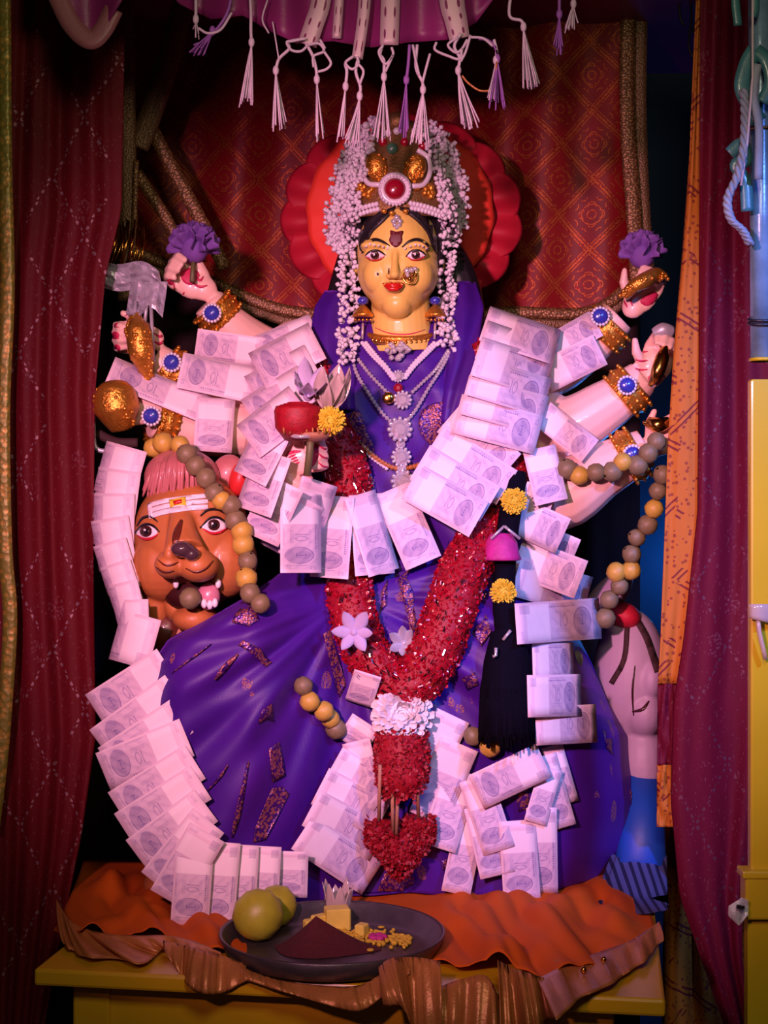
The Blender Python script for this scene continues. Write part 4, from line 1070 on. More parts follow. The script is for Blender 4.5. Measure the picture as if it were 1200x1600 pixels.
def red_block(pts, name):
    c = spline([P(*p) for p in pts[0]], 4); mb = MB().tube(c, [S(v) for v in pts[1]] if False else (lambda t: S(interp(pts[1], t))), 16)
    core = mb.obj(name, 'petal_red', RG); pm = MB(); cc = resample(c, 0.002); n = len(cc)
    for k in range(1500):
        i = random.randrange(n); t_ = i/(n-1); R = S(interp(pts[1], t_)); q = random.uniform(0, 2*PI)
        d = Vector((math.cos(q), math.sin(q), random.uniform(-.3, .3))).normalized(); p = cc[i]+d*R*0.93; v = Vector((random.uniform(-1, 1), random.uniform(-1, 1), random.uniform(-1, 1))).normalized(); tip = (d+v*0.9).normalized(); w = tip.cross(v).normalized(); s = 0.0085
        pm.add([p, p+tip*s*.6+w*s*.35, p+tip*s, p+tip*s*.6-w*s*.35], [(0, 1, 2), (0, 2, 3)])
    o = pm.obj('petals', 'petal_red', core, fix=False); o['kind'] = 'stuff'
yb = casty(GT, 628, 1200, -0.1)-0.045
red_block(([(628, 1145, yb), (628, 1180, yb), (628, 1215, yb), (626, 1242, yb)], [(0, 36), (0.3, 40), (0.7, 38), (1, 24)]), 'tassel_block')
yb2 = casty(GT, 622, 1310, -0.1)-0.04
for pts in (([(598, 1282, yb2), (600, 1310, yb2), (612, 1330, yb2)], [(0, 22), (0.5, 27), (1, 22)]), ([(656, 1280, yb2), (650, 1308, yb2), (640, 1328, yb2)], [(0, 20), (0.5, 26), (1, 22)]), ([(624, 1305, yb2-0.006), (625, 1335, yb2-0.004), (626, 1368, yb2)], [(0, 26), (0.5, 28), (1, 8)])): red_block(pts, 'tassel_end')
for a, b in (((594, 1195), (592, 1282)), ((613, 1235), (614, 1300)), ((622, 1228), (619, 1310)), ((650, 1190), (654, 1276))):
    MB().tube([P(a[0], a[1], yb-0.030 if a[1] < 1215 else yb-0.022), P(b[0], b[1], yb2-0.022)], S(2.8), 6).obj('tassel_stick', 'stick_wood', RG)

# ------------------------------------------------------------------ single flowers
def star_flower(name, label, c, R, m, n=7, tilt=0.5, face=Vector((0, -1, 0.2)), grp=None, leaf=None):
    T = thing(name, label, 'flower', c); c = Vector(c); q = face.normalized().to_track_quat('Z', 'Y').to_matrix()
    me = MB()
    def pf(u, v):
        w = (u-0.5)*2*R*0.26*math.sin(PI*min(1, 0.12+v*0.88))**0.8*(1 if v < 1 else 0)
        return Vector((w, -abs(w)*0.3, 0)) + Vector((0, math.sin(tilt)*R*0.25*v*v, v*R))
    me.grid(pf, 4, 8); mm = me.mesh('petal', m, fix=False)
    for k in range(n):
        a = 2*PI*k/n+random.uniform(-.12, .12); s = random.uniform(0.8, 1.1)
        X = Vector((-math.sin(a), math.cos(a), 0)); Z = Vector((math.cos(a)*math.cos(tilt), math.sin(a)*math.cos(tilt), math.sin(tilt))); Y = Z.cross(X)
        M = q @ Matrix((X, Y, Z)).transposed(); o = piece(mm, 'petal', c, T, M); o.scale = (s, s, s); solid(o, 0.0006)
    MB().ell(c, (R*0.16,)*3, None, 10, 8).obj('centre', leaf or m, T); return T
# bouquet held in the front hand
B0 = casty(BT, 480, 700, -0.13)
star_flower('lilac_flower', 'lilac star flower held upright in the front left hand', P(482, 618, B0-0.030), S(50), 'paper_lilac', 7, 0.75, Vector((0.15, -0.6, 0.8)))
star_flower('clear_lotus', 'translucent pointed lotus beside the yellow flower in the hand', P(513, 640, B0-0.024), S(62), 'clear_plastic', 7, 1.0, Vector((0.15, -0.25, 1)), leaf='leaf_olive')
T = thing('yellow_flower', 'yellow flower held beside the red rose in the hand', 'flower', P(517, 672, B0-0.03)); mum('bloom', T, P(517, 658, B0-0.036), S(21), 'flower_yellow', width=0.2)
T = thing('red_rose', 'red rose with silver trim held in the front left hand', 'flower', P(470, 690, B0-0.03))
mb = MB()
for k in range(4):
    rr = S(34-6*k)
    mb.lathe([(rr*0.55, -0.030), (rr*0.95, -0.012), (rr*(1.0), 0.012-0.001*k), (rr*0.93, 0.018+0.002*k)], P(466, 655, B0-0.026), 26)
o = mb.obj('rose_petals', 'petal_red', T); solid(o, 0.0015)
MB().ell(P(466, 652, B0-0.026), (S(24), S(22), S(18)), None, 18, 12).obj('rose_heart', 'petal_red', T)
MB().tube([P(440+62*t, 676+6*math.sin(PI*t), B0-0.052+0.03*(2*t-1)**2) for t in [k/14 for k in range(15)]], S(3), 6).obj('silver_trim', 'crystal', T)
for k in range(9): MB().tube([P(444+k*9, 678, B0-0.05), P(444+k*9+random.uniform(-2, 2), 668, B0-0.052)], S(1.6), 5).obj('trim_spike', 'gold_satin', T)
T = thing('lotus_stem', 'olive lotus stem gripped in the front left hand', 'stem', P(482, 745, B0-0.02))
MB().tube([P(486, 676, B0-0.026), P(484, 705, B0-0.026), P(480, 742, B0-0.020)], S(5.5), 10).obj('stalk', 'stem_olive', T)
MB().lathe([(0.002, 0.004), (S(26), 0.003), (S(28), 0), (S(20), -0.006), (0.002, -0.010)], P(488, 680, B0-0.026), 24).obj('calyx', 'stick_wood', T)
star_flower('lilac_flower', 'lilac star flower stuck on the left strand of the red garland', onT(553, 988, 0.075), S(36), 'paper_lilac', 6, 0.35, Vector((-0.1, -1, 0.1)))
star_flower('grey_flower', 'faded grey lilac flower in the V of the red garland', onT(631, 1005, 0.02), S(28), 'foil_silver', 7, 0.5)

# paper flowers and gold emblems held in the back hands
def crumple(name, label, c, R, m, n=16, sq=1.0):
    T = thing(name, label, 'flower', c-Vector((0, 0, R))); me = MB()
    def pf(u, v):
        a = (u-0.5)*1.5; return Vector((math.sin(a)*R*(0.35+0.3*v), -0.25*R*math.cos(a*2)*v, R*v*0.9+0.06*R*math.sin(u*17+v*5)))
    me.grid(pf, 8, 6); mm = me.mesh('petal', m, fix=False)
    for k in range(n):
        th = 0.25+1.25*(k/n); a = k*2.4
        Z = Vector((math.sin(th)*math.cos(a), -math.sin(th)*abs(math.sin(a))*0.9-0.1, math.cos(th)*sq)).normalized() if False else Vector((math.sin(th)*math.cos(a), math.sin(th)*math.sin(a), math.cos(th)*sq)).normalized()
        X = Z.cross(Vector((0.3, -1, 0.4))).normalized(); Y = Z.cross(X); o = piece(mm, 'petal', Vector(c), T, Matrix((X, Y, Z)).transposed()); solid(o, 0.0006)
    MB().ell(c, (R*0.55,)*3, None, 12, 8).obj('core', m, T); return T
T = crumple('purple_flower', 'crumpled purple paper flower above the upper left hand', P(303, 388, 0.045), S(44), 'paper_purple', 20, 0.8)
MB().tube([P(303, 400, 0.045), P(300, 440, 0.025)], S(4), 6).obj('stem', 'stem_olive', T)
T = crumple('purple_flower', 'crumpled violet paper flower above the upper right hand', P(1003, 398, 0.040), S(40), 'paper_purple', 20, 1.0)
MB().tube([P(1003, 410, 0.040), P(1000, 455, 0.02)], S(4), 6).obj('stem', 'stem_olive', T)
def gold_lump(name, label, pts, r, lobes, mt='gold', cat='emblem'):
    T = thing(name, label, cat, P(*pts[-1])); c = spline([P(*p) for p in pts], 6); mb = MB().tube(c, lambda t: S(interp(r, t)), 16); n = len(c)
    for k in range(lobes):
        i = random.randrange(n); q = random.uniform(0, 2*PI); R = S(interp(r, i/(n-1))); mb.ell(c[i]+Vector((math.cos(q)*R*0.95, -abs(math.sin(q))*R*0.95, 0)), (S(3.6),)*3, None, 6, 5)
    mb.obj('gold_body', mt, T); return T
gold_lump('gold_conch', 'studded gold conch held in the middle left hand', [(212, 492, -0.012), (216, 520, -0.025), (222, 555, -0.025), (232, 592, -0.012)], [(0, 6), (0.3, 20), (0.65, 20), (1, 6)], 60)
gold_lump('gold_pot', 'round gold pot held in the lowest left hand', [(178, 604, -0.045), (180, 620, -0.050), (184, 645, -0.050), (190, 672, -0.045)], [(0, 24), (0.25, 32), (0.6, 36), (1, 16)], 30, 'gold')
gold_lump('gold_conch', 'smooth gold conch in the middle right hand near the orange border', [(1040, 540, -0.012), (1034, 562, -0.024), (1026, 585, -0.026), (1016, 602, -0.015)], [(0, 5), (0.3, 11), (0.6, 11), (1, 4)], 0, 'gold_smooth')
gold_lump('gold_discus', 'gold ring ornament under the violet flower in the right hand', [(976, 462, 0.01), (990, 448, 0.0), (1008, 438, 0.0), (1026, 428, 0.01), (1036, 436, 0.012)], [(0, 8), (0.5, 13), (1, 8)], 40)
gold_lump('gold_bowl', 'small gold bowl rim in the lowest right hand', [(1014, 660, -0.02), (1028, 664, -0.03), (1044, 660, -0.02)], [(0, 9), (0.5, 12), (1, 9)], 6, 'gold_smooth')
gold_lump('silver_vessel', 'silver grey vessel top showing above the middle right hand', [(1022, 522, 0.0), (1036, 516, -0.004), (1050, 518, 0.0)], [(0, 9), (0.5, 12), (1, 9)], 0, 'foil_silver')
# crumpled silver paper on the left hand
T = thing('silver_paper', 'crumpled silver white paper scrap above the middle left hand', 'paper', P(210, 500, 0.0))
def sp(u, v):
    px = lerp(153, 248, u); row = lerp(408, 450, v)+18*u*u+8*math.sin(u*6); return P(px+10*v*u, row-6*(1-u), -0.005+0.018*noise.noise(Vector((u*6, v*4, 2)))+0.01*v)
solid(MB().grid(sp, 14, 7).obj('sheet', 'foil_silver', T, smooth=False), 0.0006)
def sp2(u, v): return P(lerp(205, 262, u)-8*v, lerp(440, 490, v)+10*math.sin(u*7)*v, -0.012+0.02*noise.noise(Vector((u*6, v*4, 7))))
solid(MB().grid(sp2, 10, 8).obj('sheet', 'foil_silver', T, smooth=False), 0.0006)
for a, b in (((212, 470), (208, 520)), ((236, 480), (240, 570)), ((230, 470), (226, 505))): MB().tube([P(*a, -0.012), P(*b, -0.014)], S(3), 5).obj('twist', 'foil_silver', T)
# silver band end near the left curtain
T = thing('silver_ribbon', 'black and silver ribbon end below the gold pot', 'ribbon', P(185, 715, -0.02))
solid(strip([(146, 640), (150, 700), (190, 702), (222, 712)], 7, -0.03, 6).obj('band', 'foil_silver', T), 0.001); solid(strip([(150, 676), (180, 690), (215, 692)], 14, -0.02, 6).obj('dark_band', 'wall_brown', T), 0.001)

# ------------------------------------------------------------------ jasmine garland over the crown and beside the face
JG = thing('jasmine_garland', 'white jasmine bud garland over the crown falling beside the face', 'garland', P(540, 570, -0.02))
JT = bvh(cro, ho, hro, blo)
jm = MB(); jm.tube([Vector((0, 0, 0)), Vector((0, 0, 0.005)), Vector((0, 0, 0.008)), Vector((0, 0, 0.0115))], [0.0017, 0.0024, 0.0046, 0.0012], 6)
jmm = jm.mesh('bud', 'jasmine'); cnt = 0; rest = MB()
def bud(p, d):
    global cnt
    M = d.to_track_quat('Z', 'Y').to_matrix()
    if cnt < 290: piece(jmm, 'bud', p, JG, M)
    else: rest.add([p+M @ v for v in jm.v], jm.f)
    cnt += 1
def rope(pts, R, n, off):
    c = spline([P(p[0], p[1], casty(JT, p[0], p[1], 0.05)-off) for p in pts], 10)
    for _ in range(8):
        for i in range(1, len(c)-1): c[i].y = min(c[i].y, (c[i-1].y+c[i+1].y)/2)
    cc = resample(c, 0.002)
    for k in range(n):
        i = int(k/n*(len(cc)-1)); q = random.uniform(0, 2*PI); d = Vector((math.cos(q), -abs(math.sin(q))*0.9, random.uniform(-.7, .7))).normalized(); bud(cc[i]+d*S(R)*random.uniform(0.1, 0.7), d)
rope([(546, 390), (545, 440), (543, 490), (541, 540), (542, 566)], 17, 170, 0.018)
rope([(697, 385), (694, 420), (697, 460), (699, 500), (700, 545)], 17, 150, 0.018)
random.seed(11)
def cluster(poly, n, y0):
    xs = [p[0] for p in poly]; ys = [p[1] for p in poly]; k = 0; m = len(poly)
    while k < n:
        x = random.uniform(min(xs), max(xs)); y = random.uniform(min(ys), max(ys)); c = False
        for i in range(m):
            a, b = poly[i], poly[i-1]
            if (a[1] > y) != (b[1] > y) and x < (b[0]-a[0])*(y-a[1])/(b[1]-a[1])+a[0]: c = not c
        if not c: continue
        k += 1; yy = min(casty(JT, x, y, 0.09), 0.07+abs(x-622)*0.0002)
        d = Vector((random.uniform(-1, 1), -random.uniform(0.2, 1), random.uniform(-1, 1))).normalized(); bud(P(x, y, yy-random.uniform(0.002, 0.016)), d)
CLR = [(652, 188), (680, 196), (705, 225), (722, 265), (728, 310), (727, 350), (716, 378), (694, 385), (690, 350), (690, 315), (682, 270), (668, 235), (650, 210)]
CLL = [(590, 185), (565, 200), (540, 230), (520, 290), (512, 330), (513, 365), (520, 392), (556, 400), (558, 350), (560, 315), (556, 280), (566, 240), (590, 208)]
cluster(CLR, 620, 0.03); cluster(CLL, 620, 0.03); cluster([(556, 320), (560, 300), (575, 270), (566, 235), (548, 260), (540, 300)], 60, 0)
o = rest.obj('buds', 'jasmine', JG, fix=False); o['kind'] = 'stuff'
random.seed(5)

# ------------------------------------------------------------------ bead garlands
bmO = MB().lathe([(0.002, 0.0150), (0.007, 0.0140), (0.0125, 0.0085), (0.0158, 0), (0.0125, -0.0085), (0.007, -0.0140), (0.002, -0.0150)], (0, 0, 0), 16)
BO = bmO.mesh('bead', 'bead_olive'); BY = bmO.mesh('bead', 'bead_yellow')
BDT = bvh(bo, blo, dro, lbo, mco)
def beads(label, base, pts, ys=None, cast_off=0.016, sc=1.0):
    T = thing('bead_garland', label, 'garland', base, 'bead garlands')
    for i, (x, r, m) in enumerate(pts):
        y = ys[i] if ys else casty(BDT, x, r, 0.0)-cast_off
        if ys is None and i: y = min(y, py+0.02); y = max(y, py-0.03)
        py = y
        o = piece(BY if m else BO, 'bead', P(x, r, y), T); k = sc*random.uniform(0.93, 1.08); o.scale = (k, k, k)
        o.rotation_euler = (random.uniform(-.5, .5), random.uniform(-1.2, 1.2), 0)
    return T
beads('olive and yellow bead garland hanging over the lion face', P(330, 950, -0.15),
      [(240, 700, 1), (255, 692, 1), (281, 695, 1), (292, 710, 0), (306, 728, 0), (322, 747, 0), (335, 770, 0), (346, 782, 1), (361, 790, 0), (368, 813, 0), (378, 830, 1), (380, 851, 1), (387, 877, 0), (385, 904, 1), (391, 927, 0), (407, 943, 0)],
      [-0.06, -0.075, -0.105, -0.135, -0.145, -0.148, -0.148, -0.15, -0.15, -0.15, -0.152, -0.158, -0.165, -0.18, -0.205, -0.215])
beads('bead garland tail of five beads on the purple cloth', P(500, 1150, -0.12), [(474, 1072, 0), (484, 1096, 1), (506, 1111, 1), (516, 1123, 1), (525, 1139, 0)])
beads('single olive bead dangling in front of the lion mouth', P(297, 950, -0.17), [(297, 935, 0)], [-0.172])
beads('bead pair lying right of the red tassel', P(750, 1170, -0.12), [(739, 1150, 0), (766, 1166, 1)])
ry = [-0.015]*30
beads('bead garland looped over the lowest right arm and hanging beside the orange border', P(980, 980, 0.0),
      [(886, 733, 0), (905, 743, 1), (931, 738, 0), (957, 737, 0), (973, 722, 1), (996, 727, 0), (1013, 708, 0), (1026, 690, 0), (1036, 742, 0), (1028, 767, 0), (1022, 795, 1), (1012, 820, 0), (995, 840, 0), (987, 866, 0), (986, 891, 1), (963, 894, 1), (968, 916, 0), (952, 937, 0), (946, 966, 0), (896, 1030, 0)],
      [-0.035, -0.04, -0.045, -0.045, -0.05, -0.05, -0.055, -0.055, -0.03, -0.02, -0.01, 0, 0.01, 0.015, 0.02, 0.02, 0.025, 0.03, 0.035, 0.0])

# ------------------------------------------------------------------ black hair tassel with flowers
BTN = thing('hair_tassel', 'long black tassel cord with yellow flowers and magenta bell', 'tassel', P(790, 1150, -0.14))
y1 = [(700, -0.035), (780, -0.05), (900, -0.075), (1000, -0.145), (1150, -0.150)]
cord = [P(x, r, interp(y1, r)) for x, r in ((806, 738), (803, 765), (793, 830), (788, 900), (788, 960), (792, 990))]
MB().tube(spline(cord, 6), S(17), 14).obj('cord', 'thread_black', BTN)
mb = MB().lathe([(S(6), 0.155), (S(24), 0.140), (S(34), 0.10), (S(40), 0.045), (S(41), 0.0), (S(34), -0.014), (0.001, -0.018)], P(792, 1140, -0.150), 28); mb.obj('tassel_head', 'thread_black', BTN)
mb = MB()
for k in range(160):
    a = random.uniform(0, 2*PI); R = S(40); x, y = math.cos(a)*R, math.sin(a)*R; c = P(792, 1140, -0.150)
    mb.tube([c+Vector((x*0.62, y*0.62, 0.13)), c+Vector((x*0.95, y*0.95, 0.06)), c+Vector((x*1.02, y*1.02, -0.012+random.uniform(-.012, .01)))], 0.0014, 4)
o = mb.obj('threads', 'thread_black', BTN); o['kind'] = 'stuff'
mum('flower', BTN, P(803, 783, -0.080), S(20), 'flower_yellow', width=0.2); mum('flower', BTN, P(786, 925, -0.112), S(20), 'flower_yellow', width=0.2)
mb = MB().lathe([(0.002, 0.022), (S(16), 0.020), (S(24), 0.008), (S(28), -0.012), (S(31), -0.018), (S(27), -0.020), (0.002, -0.016)], P(783, 855, -0.082), 26); o = mb.obj('magenta_bell', 'flower_magenta', BTN)
for a, b in (((767, 842), (788, 822)), ((788, 822), (812, 842))): MB().tube([P(*a, -0.104), P(*b, -0.100)], S(2.2), 6).obj('silver_hook', 'crystal', BTN)
MB().tube([P(775, 1012, -0.19), P(775, 1024, -0.19), P(770, 1026, -0.19)], S(2.5), 6).obj('silver_pin', 'crystal', BTN); MB().tube([P(786, 1000, -0.18), P(798, 985, -0.18)], S(2.5), 6).obj('silver_pin', 'crystal', BTN)
# ------------------------------------------------------------------ banknote garlands
import numpy as np
ALLT = bvh(bo, blo, dro, lbo, ho, pfo, core, core2)
def note(th, A, B, w=63, wrap=0, off=0.004, tree=None, curl=0.006, back=None, smax=1.3, n=(10, 4)):
    "one note from its blank end A to its portrait end B (px); lies on what is below it"
    A = Vector(A); B = Vector(B); d = B-A; nn = Vector((-d.y, d.x)).normalized()
    nu, nv = n; pts = []; ys = []
    for j in range(nv+1):
        for i in range(nu+1):
            p = A+d*(i/nu)+nn*w*(0.5-j/nv); pts.append((i/nu, j/nv, p)); ys.append(casty(tree or ALLT, p.x, p.y))
    good = [(a, b, y) for (a, b, p), y in zip(pts, ys) if y is not None and y < 0.25]
    if len(good) >= 8:
        X = np.array([[1, a, b, a*a] for a, b, y in good]); Y = np.array([y for *_, y in good])
        lam = np.diag([0, 0.3, 0.6, 0.8])*len(good)*0.02
        co = np.linalg.solve(X.T@X+lam, X.T@Y)
    else: co = np.array([0.0, 0, 0, 0])
    L = 0.137
    co[1] = max(-smax*L, min(smax*L, co[1])); co[3] = max(-0.10, min(0.10, co[3])); co[2] = max(-0.05, min(0.05, co[2]))
    f = lambda a, b: co[0]+co[1]*a+co[2]*b+co[3]*a*a
    sh = min([y-f(a, b) for a, b, y in good], default=0) if good else 0
    sh = max(sh, -0.12)
    if back is not None: co[:] = [back[0], back[1]-back[0], 0, 0]; sh = 0
    ph = random.uniform(0, 6)
    mb = MB()
    def fn(u, v):
        p = A+d*u+nn*w*(0.5-v)
        if wrap:
            q = wrap*u; p = A+d*math.sin(q)+nn*w*(0.5-v); return P(p.x, p.y, back[0]-off+S(d.length)*(1-math.cos(q)))
        return P(p.x, p.y, f(u, v)+sh-off-curl*u*u*(0.6+0.5*math.sin(ph+v*2))+0.0015*math.sin(u*5+ph))
    mb.grid(fn, nu, nv)
    o = mb.obj('banknote', 'banknote_print', th, fix=False)
    uv = o.data.uv_layers.new(name='UVMap'); k = 0
    for poly in o.data.polygons:
        for li, vi in zip(poly.loop_indices, poly.vertices):
            uv.data[li].uv = ((vi % (nu+1))/nu, (vi//(nu+1))/nv)
    solid(o, 0.0004, 0); return o
def garland(name, label, base, notes, step=0.0016, off=0.004, **kw):
    th = thing('banknote_garland', label, 'garland', base, 'banknote garlands on the statue')
    for i, nt_ in enumerate(notes):
        kk = dict(kw); kk.update(nt_[2] if len(nt_) > 2 else {})
        kk.setdefault('off', off+step*i); note(th, nt_[0], nt_[1], **kk)
    return th
# around the neck: left shoulder, the loop at the front and the fan up the right shoulder
garland('neck_l', 'banknote garland falling in curved layers over the left shoulder', P(440, 800, -0.06), [
    ((492, 512), (402, 548), dict(w=46, smax=1.6)), ((496, 532), (402, 580), dict(smax=1.6)), ((490, 566), (396, 616), dict(smax=1.6)), ((480, 598), (392, 652), dict(smax=1.6)), ((470, 628), (388, 690), dict(smax=1.6)),
    ((432, 666), (390, 748), dict(w=56)), ((428, 708), (396, 800), dict(w=58)), ((446, 754), (406, 842)), ((480, 780), (434, 864))], off=0.011)
garland('neck_b', 'banknote garland hanging as a flat row of notes below the necklaces', P(540, 910, -0.06), [
    ((500, 752), (462, 872), dict(w=58)), ((470, 768), (470, 895), dict(w=64)), ((524, 775), (514, 903), dict(w=60)), ((562, 772), (600, 895), dict(w=50)), ((576, 772), (586, 898), dict(w=62)), ((612, 764), (662, 880), dict(w=60))], off=0.011)
garland('neck_r', 'banknote garland fanned across the right shoulder and chest', P(770, 830, -0.06), [
    ((757, 505), (868, 542), dict(w=56)), ((752, 530), (862, 568)), ((744, 556), (856, 592)), ((735, 586), (854, 622)), ((725, 616), (850, 650)), ((714, 646), (842, 680)),
    ((702, 652), (795, 732), dict(w=60)), ((678, 690), (792, 762)), ((656, 722), (766, 788)), ((642, 752), (748, 812))], off=0.011)
garland('arm_l', 'banknotes pinned along the raised arms at the left', P(330, 720, 0.0), [
    ((412, 552), (306, 537), dict(w=48)), ((404, 604), (281, 578), dict(w=56)), ((322, 640), (172, 578), dict(w=44, curl=-0.004)), ((338, 622), (332, 706), dict(w=60))], step=0.004)
garland('arm_r', 'banknotes tucked along the raised arms at the right', P(890, 800, 0.0), [
    ((855, 548), (932, 505), dict(w=44)), ((850, 590), (938, 546), dict(w=52)), ((842, 700), (862, 785), dict(w=52)), ((846, 645), (922, 705), dict(w=44))], step=0.003)
# long garland down the outside of the lion and along the bottom left
INN = [(700, 222), (760, 218), (830, 207), (880, 208), (930, 220), (980, 234), (1040, 250)]; OUT = [(720, 166), (760, 150), (830, 145), (880, 158), (930, 176), (980, 186), (1020, 178), (1060, 158)]
L2 = []
for r in (745, 778, 811, 844, 877, 910, 943, 976, 1008):
    sl = (interp(OUT, r+30)-interp(OUT, r-30))/60; W_ = interp(INN, r)-interp(OUT, r)
    L2.append(((interp(INN, r), r), (interp(OUT, r), r+W_*sl), dict(w=80, wrap=2.2)))
L2 += [((262, 1040), (150, 1112)), ((276, 1080), (158, 1166)), ((285, 1118), (170, 1195)), ((292, 1152), (161, 1206)), ((305, 1190), (185, 1265)), ((314, 1222), (195, 1298)), ((322, 1258), (215, 1338)), ((326, 1282), (245, 1382)), ((324, 1300), (262, 1406))]
L2 = [(a, b, {**dict(back=(interp([(700, -0.10), (850, -0.12), (1000, -0.16), (1100, -0.205), (1450, -0.235)], a[1]), interp([(700, 0.02), (850, -0.02), (1000, -0.10), (1100, -0.17), (1450, -0.255)], a[1]))), **(c[0] if c else {})}) for a, b, *c in L2]
garland('lion', 'long banknote garland running down beside the lion to the table cloth', P(220, 1400, -0.22), L2, step=0.0012, off=0.0)
garland('bottom', 'banknote row standing along the bottom left above the lime tray', P(370, 1450, -0.24), [
    ((452, 1330), (450, 1402), dict(w=60, back=(-0.20, -0.19))), ((412, 1322), (406, 1425), dict(w=56, back=(-0.21, -0.21))), ((378, 1320), (372, 1440), dict(w=54, back=(-0.218, -0.222))), ((348, 1316), (338, 1446), dict(w=56, back=(-0.226, -0.236))), ((305, 1312), (296, 1446), dict(w=60, back=(-0.234, -0.246)))], step=0.001, off=0.0)
garland('mid_l', 'banknote fan left of the hanging red flower tassel', P(520, 1400, -0.12), [
    ((575, 1052), (560, 1100), dict(w=44)), ((572, 1128), (548, 1165), dict(w=50)), ((520, 1195), (600, 1240)), ((500, 1228), (598, 1278)), ((486, 1262), (592, 1318)), ((472, 1300), (582, 1372)), ((556, 1158), (572, 1226), dict(w=44))], step=0.003)
garland('mid_r', 'banknote bunch right of the hanging red flower tassel', P(720, 1400, -0.12), [
    ((708, 1118), (650, 1240), dict(w=56)), ((718, 1162), (668, 1280)), ((722, 1205), (684, 1325), dict(w=58)), ((738, 1270), (712, 1396), dict(w=46)), ((742, 1215), (780, 1330), dict(w=52)), ((752, 1258), (778, 1368), dict(w=56)), ((850, 1188), (744, 1238), dict(w=58))], step=0.003)
garland('low_r', 'banknotes hanging in a pair at the lower right of the saree', P(830, 1410, -0.1), [
    ((862, 1165), (888, 1255), dict(w=34)), ((852, 1180), (884, 1292), dict(w=34)), ((846, 1262), (848, 1398), dict(w=48)), ((808, 1282), (816, 1408), dict(w=58)), ((862, 1200), (836, 1286), dict(w=36))], step=0.003)
garland('side_r', 'banknote garland layered vertically beside the black hair tassel', P(860, 1160, -0.1), [
    ((814, 778), (860, 796), dict(w=56)), ((810, 806), (880, 838), dict(w=60)), ((810, 836), (896, 872), dict(w=62)), ((808, 868), (908, 906)), ((806, 900), (918, 932)), ((832, 1032), (896, 1030), dict(w=54)), ((836, 1135), (932, 1130), dict(w=60)), ((824, 1088), (908, 1086), dict(w=66)), ((806, 975), (938, 966), dict(w=64))], step=0.003)
# ------------------------------------------------------------------ table
TA = thing('offering_table', 'yellow painted wooden table carrying the statue', 'table', (-0.05, -0.15, 0))
a = math.radians(-8.5); ROT = Matrix.Rotation(a, 3, 'Z'); TC = Vector((-0.058, -0.16, 0))
fl = Vector((-0.445, -0.430, 0)); fr = Vector((0.335, -0.548, 0)); ex = (fr-fl).normalized(); ey = Vector((-ex.y, ex.x, 0)); TW = (fr-fl).length; TD = 0.95
MT = Matrix((ex, ey, Vector((0, 0, 1)))).transposed()
def tb(name, x0, x1, y0, y1, z0, z1, m='table_yellow', bev=0.004, parent=TA):
    c = fl+ex*((x0+x1)/2)+ey*((y0+y1)/2)+Vector((0, 0, (z0+z1)/2)); o = MB().box(c, ((x1-x0)/2, (y1-y0)/2, (z1-z0)/2), MT).obj(name, m, parent, smooth=False)
    if bev: bb = o.modifiers.new('bevel', 'BEVEL'); bb.width = bev; bb.segments = 2
    return o
tb('table_top', 0, TW, 0, TD, TZ-0.022, TZ-0.0005)
tb('apron', 0.05, TW-0.07, 0.035, 0.055, TZ-0.11, TZ-0.023); tb('apron', 0.05, 0.07, 0.055, TD-0.04, TZ-0.11, TZ-0.023); tb('apron', TW-0.09, TW-0.07, 0.055, TD-0.04, TZ-0.11, TZ-0.023); tb('apron', 0.05, TW-0.07, TD-0.06, TD-0.04, TZ-0.11, TZ-0.023)
for x in (0.04, TW-0.11):
    for y in (0.03, TD-0.08): tb('leg', x, x+0.05, y, y+0.05, 0, TZ-0.0225)
tb('lower_panel', 0.10, TW-0.12, 0.06, 0.075, 0.02, TZ-0.12, 'table_dark', 0)

# ------------------------------------------------------------------ orange cloth with gold border
TCN = thing('table_cloth', 'orange cloth with crumpled gold satin border under the statue', 'cloth', (-0.05, -0.2, TZ))
def tpt(px, row, h=0.0):
    "a point on the table plane (raised by h) seen at a pixel"
    D = (0.58-h)*FPX/(row-800); return P(px, row, D-CAMD)
ED = [(70, 1400), (100, 1462), (160, 1478), (205, 1492), (250, 1478), (285, 1500), (330, 1492)]
FRONT = [(78, 1452), (125, 1478), (190, 1482), (230, 1474), (280, 1490), (330, 1500), (390, 1496), (470, 1500), (560, 1506), (640, 1500), (720, 1522), (800, 1530), (860, 1540), (930, 1528), (985, 1500), (1032, 1470)]
def cloth(u, v):
    px = lerp(84, 1030, u); fr_ = interp(FRONT, px); bk = 1345 if px < 560 else 1350
    row = lerp(bk, fr_, v**0.8); p = tpt(lerp(lerp(130, 1000, u), px, v), row)
    w = sstep(0.0, 0.35, v)*sstep(0, 0.08, u)*sstep(1, 0.92, u)
    under = sstep(300, 400, px)*sstep(740, 660, px)
    h = 0.016*abs(math.sin(u*27+v*5+2*math.sin(v*4)))**1.5+0.030*max(0, noise.noise(Vector((u*10, v*3.5, 4))))+0.008*abs(math.sin(u*61-v*9))+0.022*math.exp(-((px-690+60*(v-0.5))/26)**2)*sstep(0.3, 0.7, v)
    p.z = TZ+0.0015+h*w*(1-under); return p
clo = MB().grid(cloth, 140, 36).obj('cloth_sheet', 'cloth_orange', TCN); solid(clo, 0.0012)
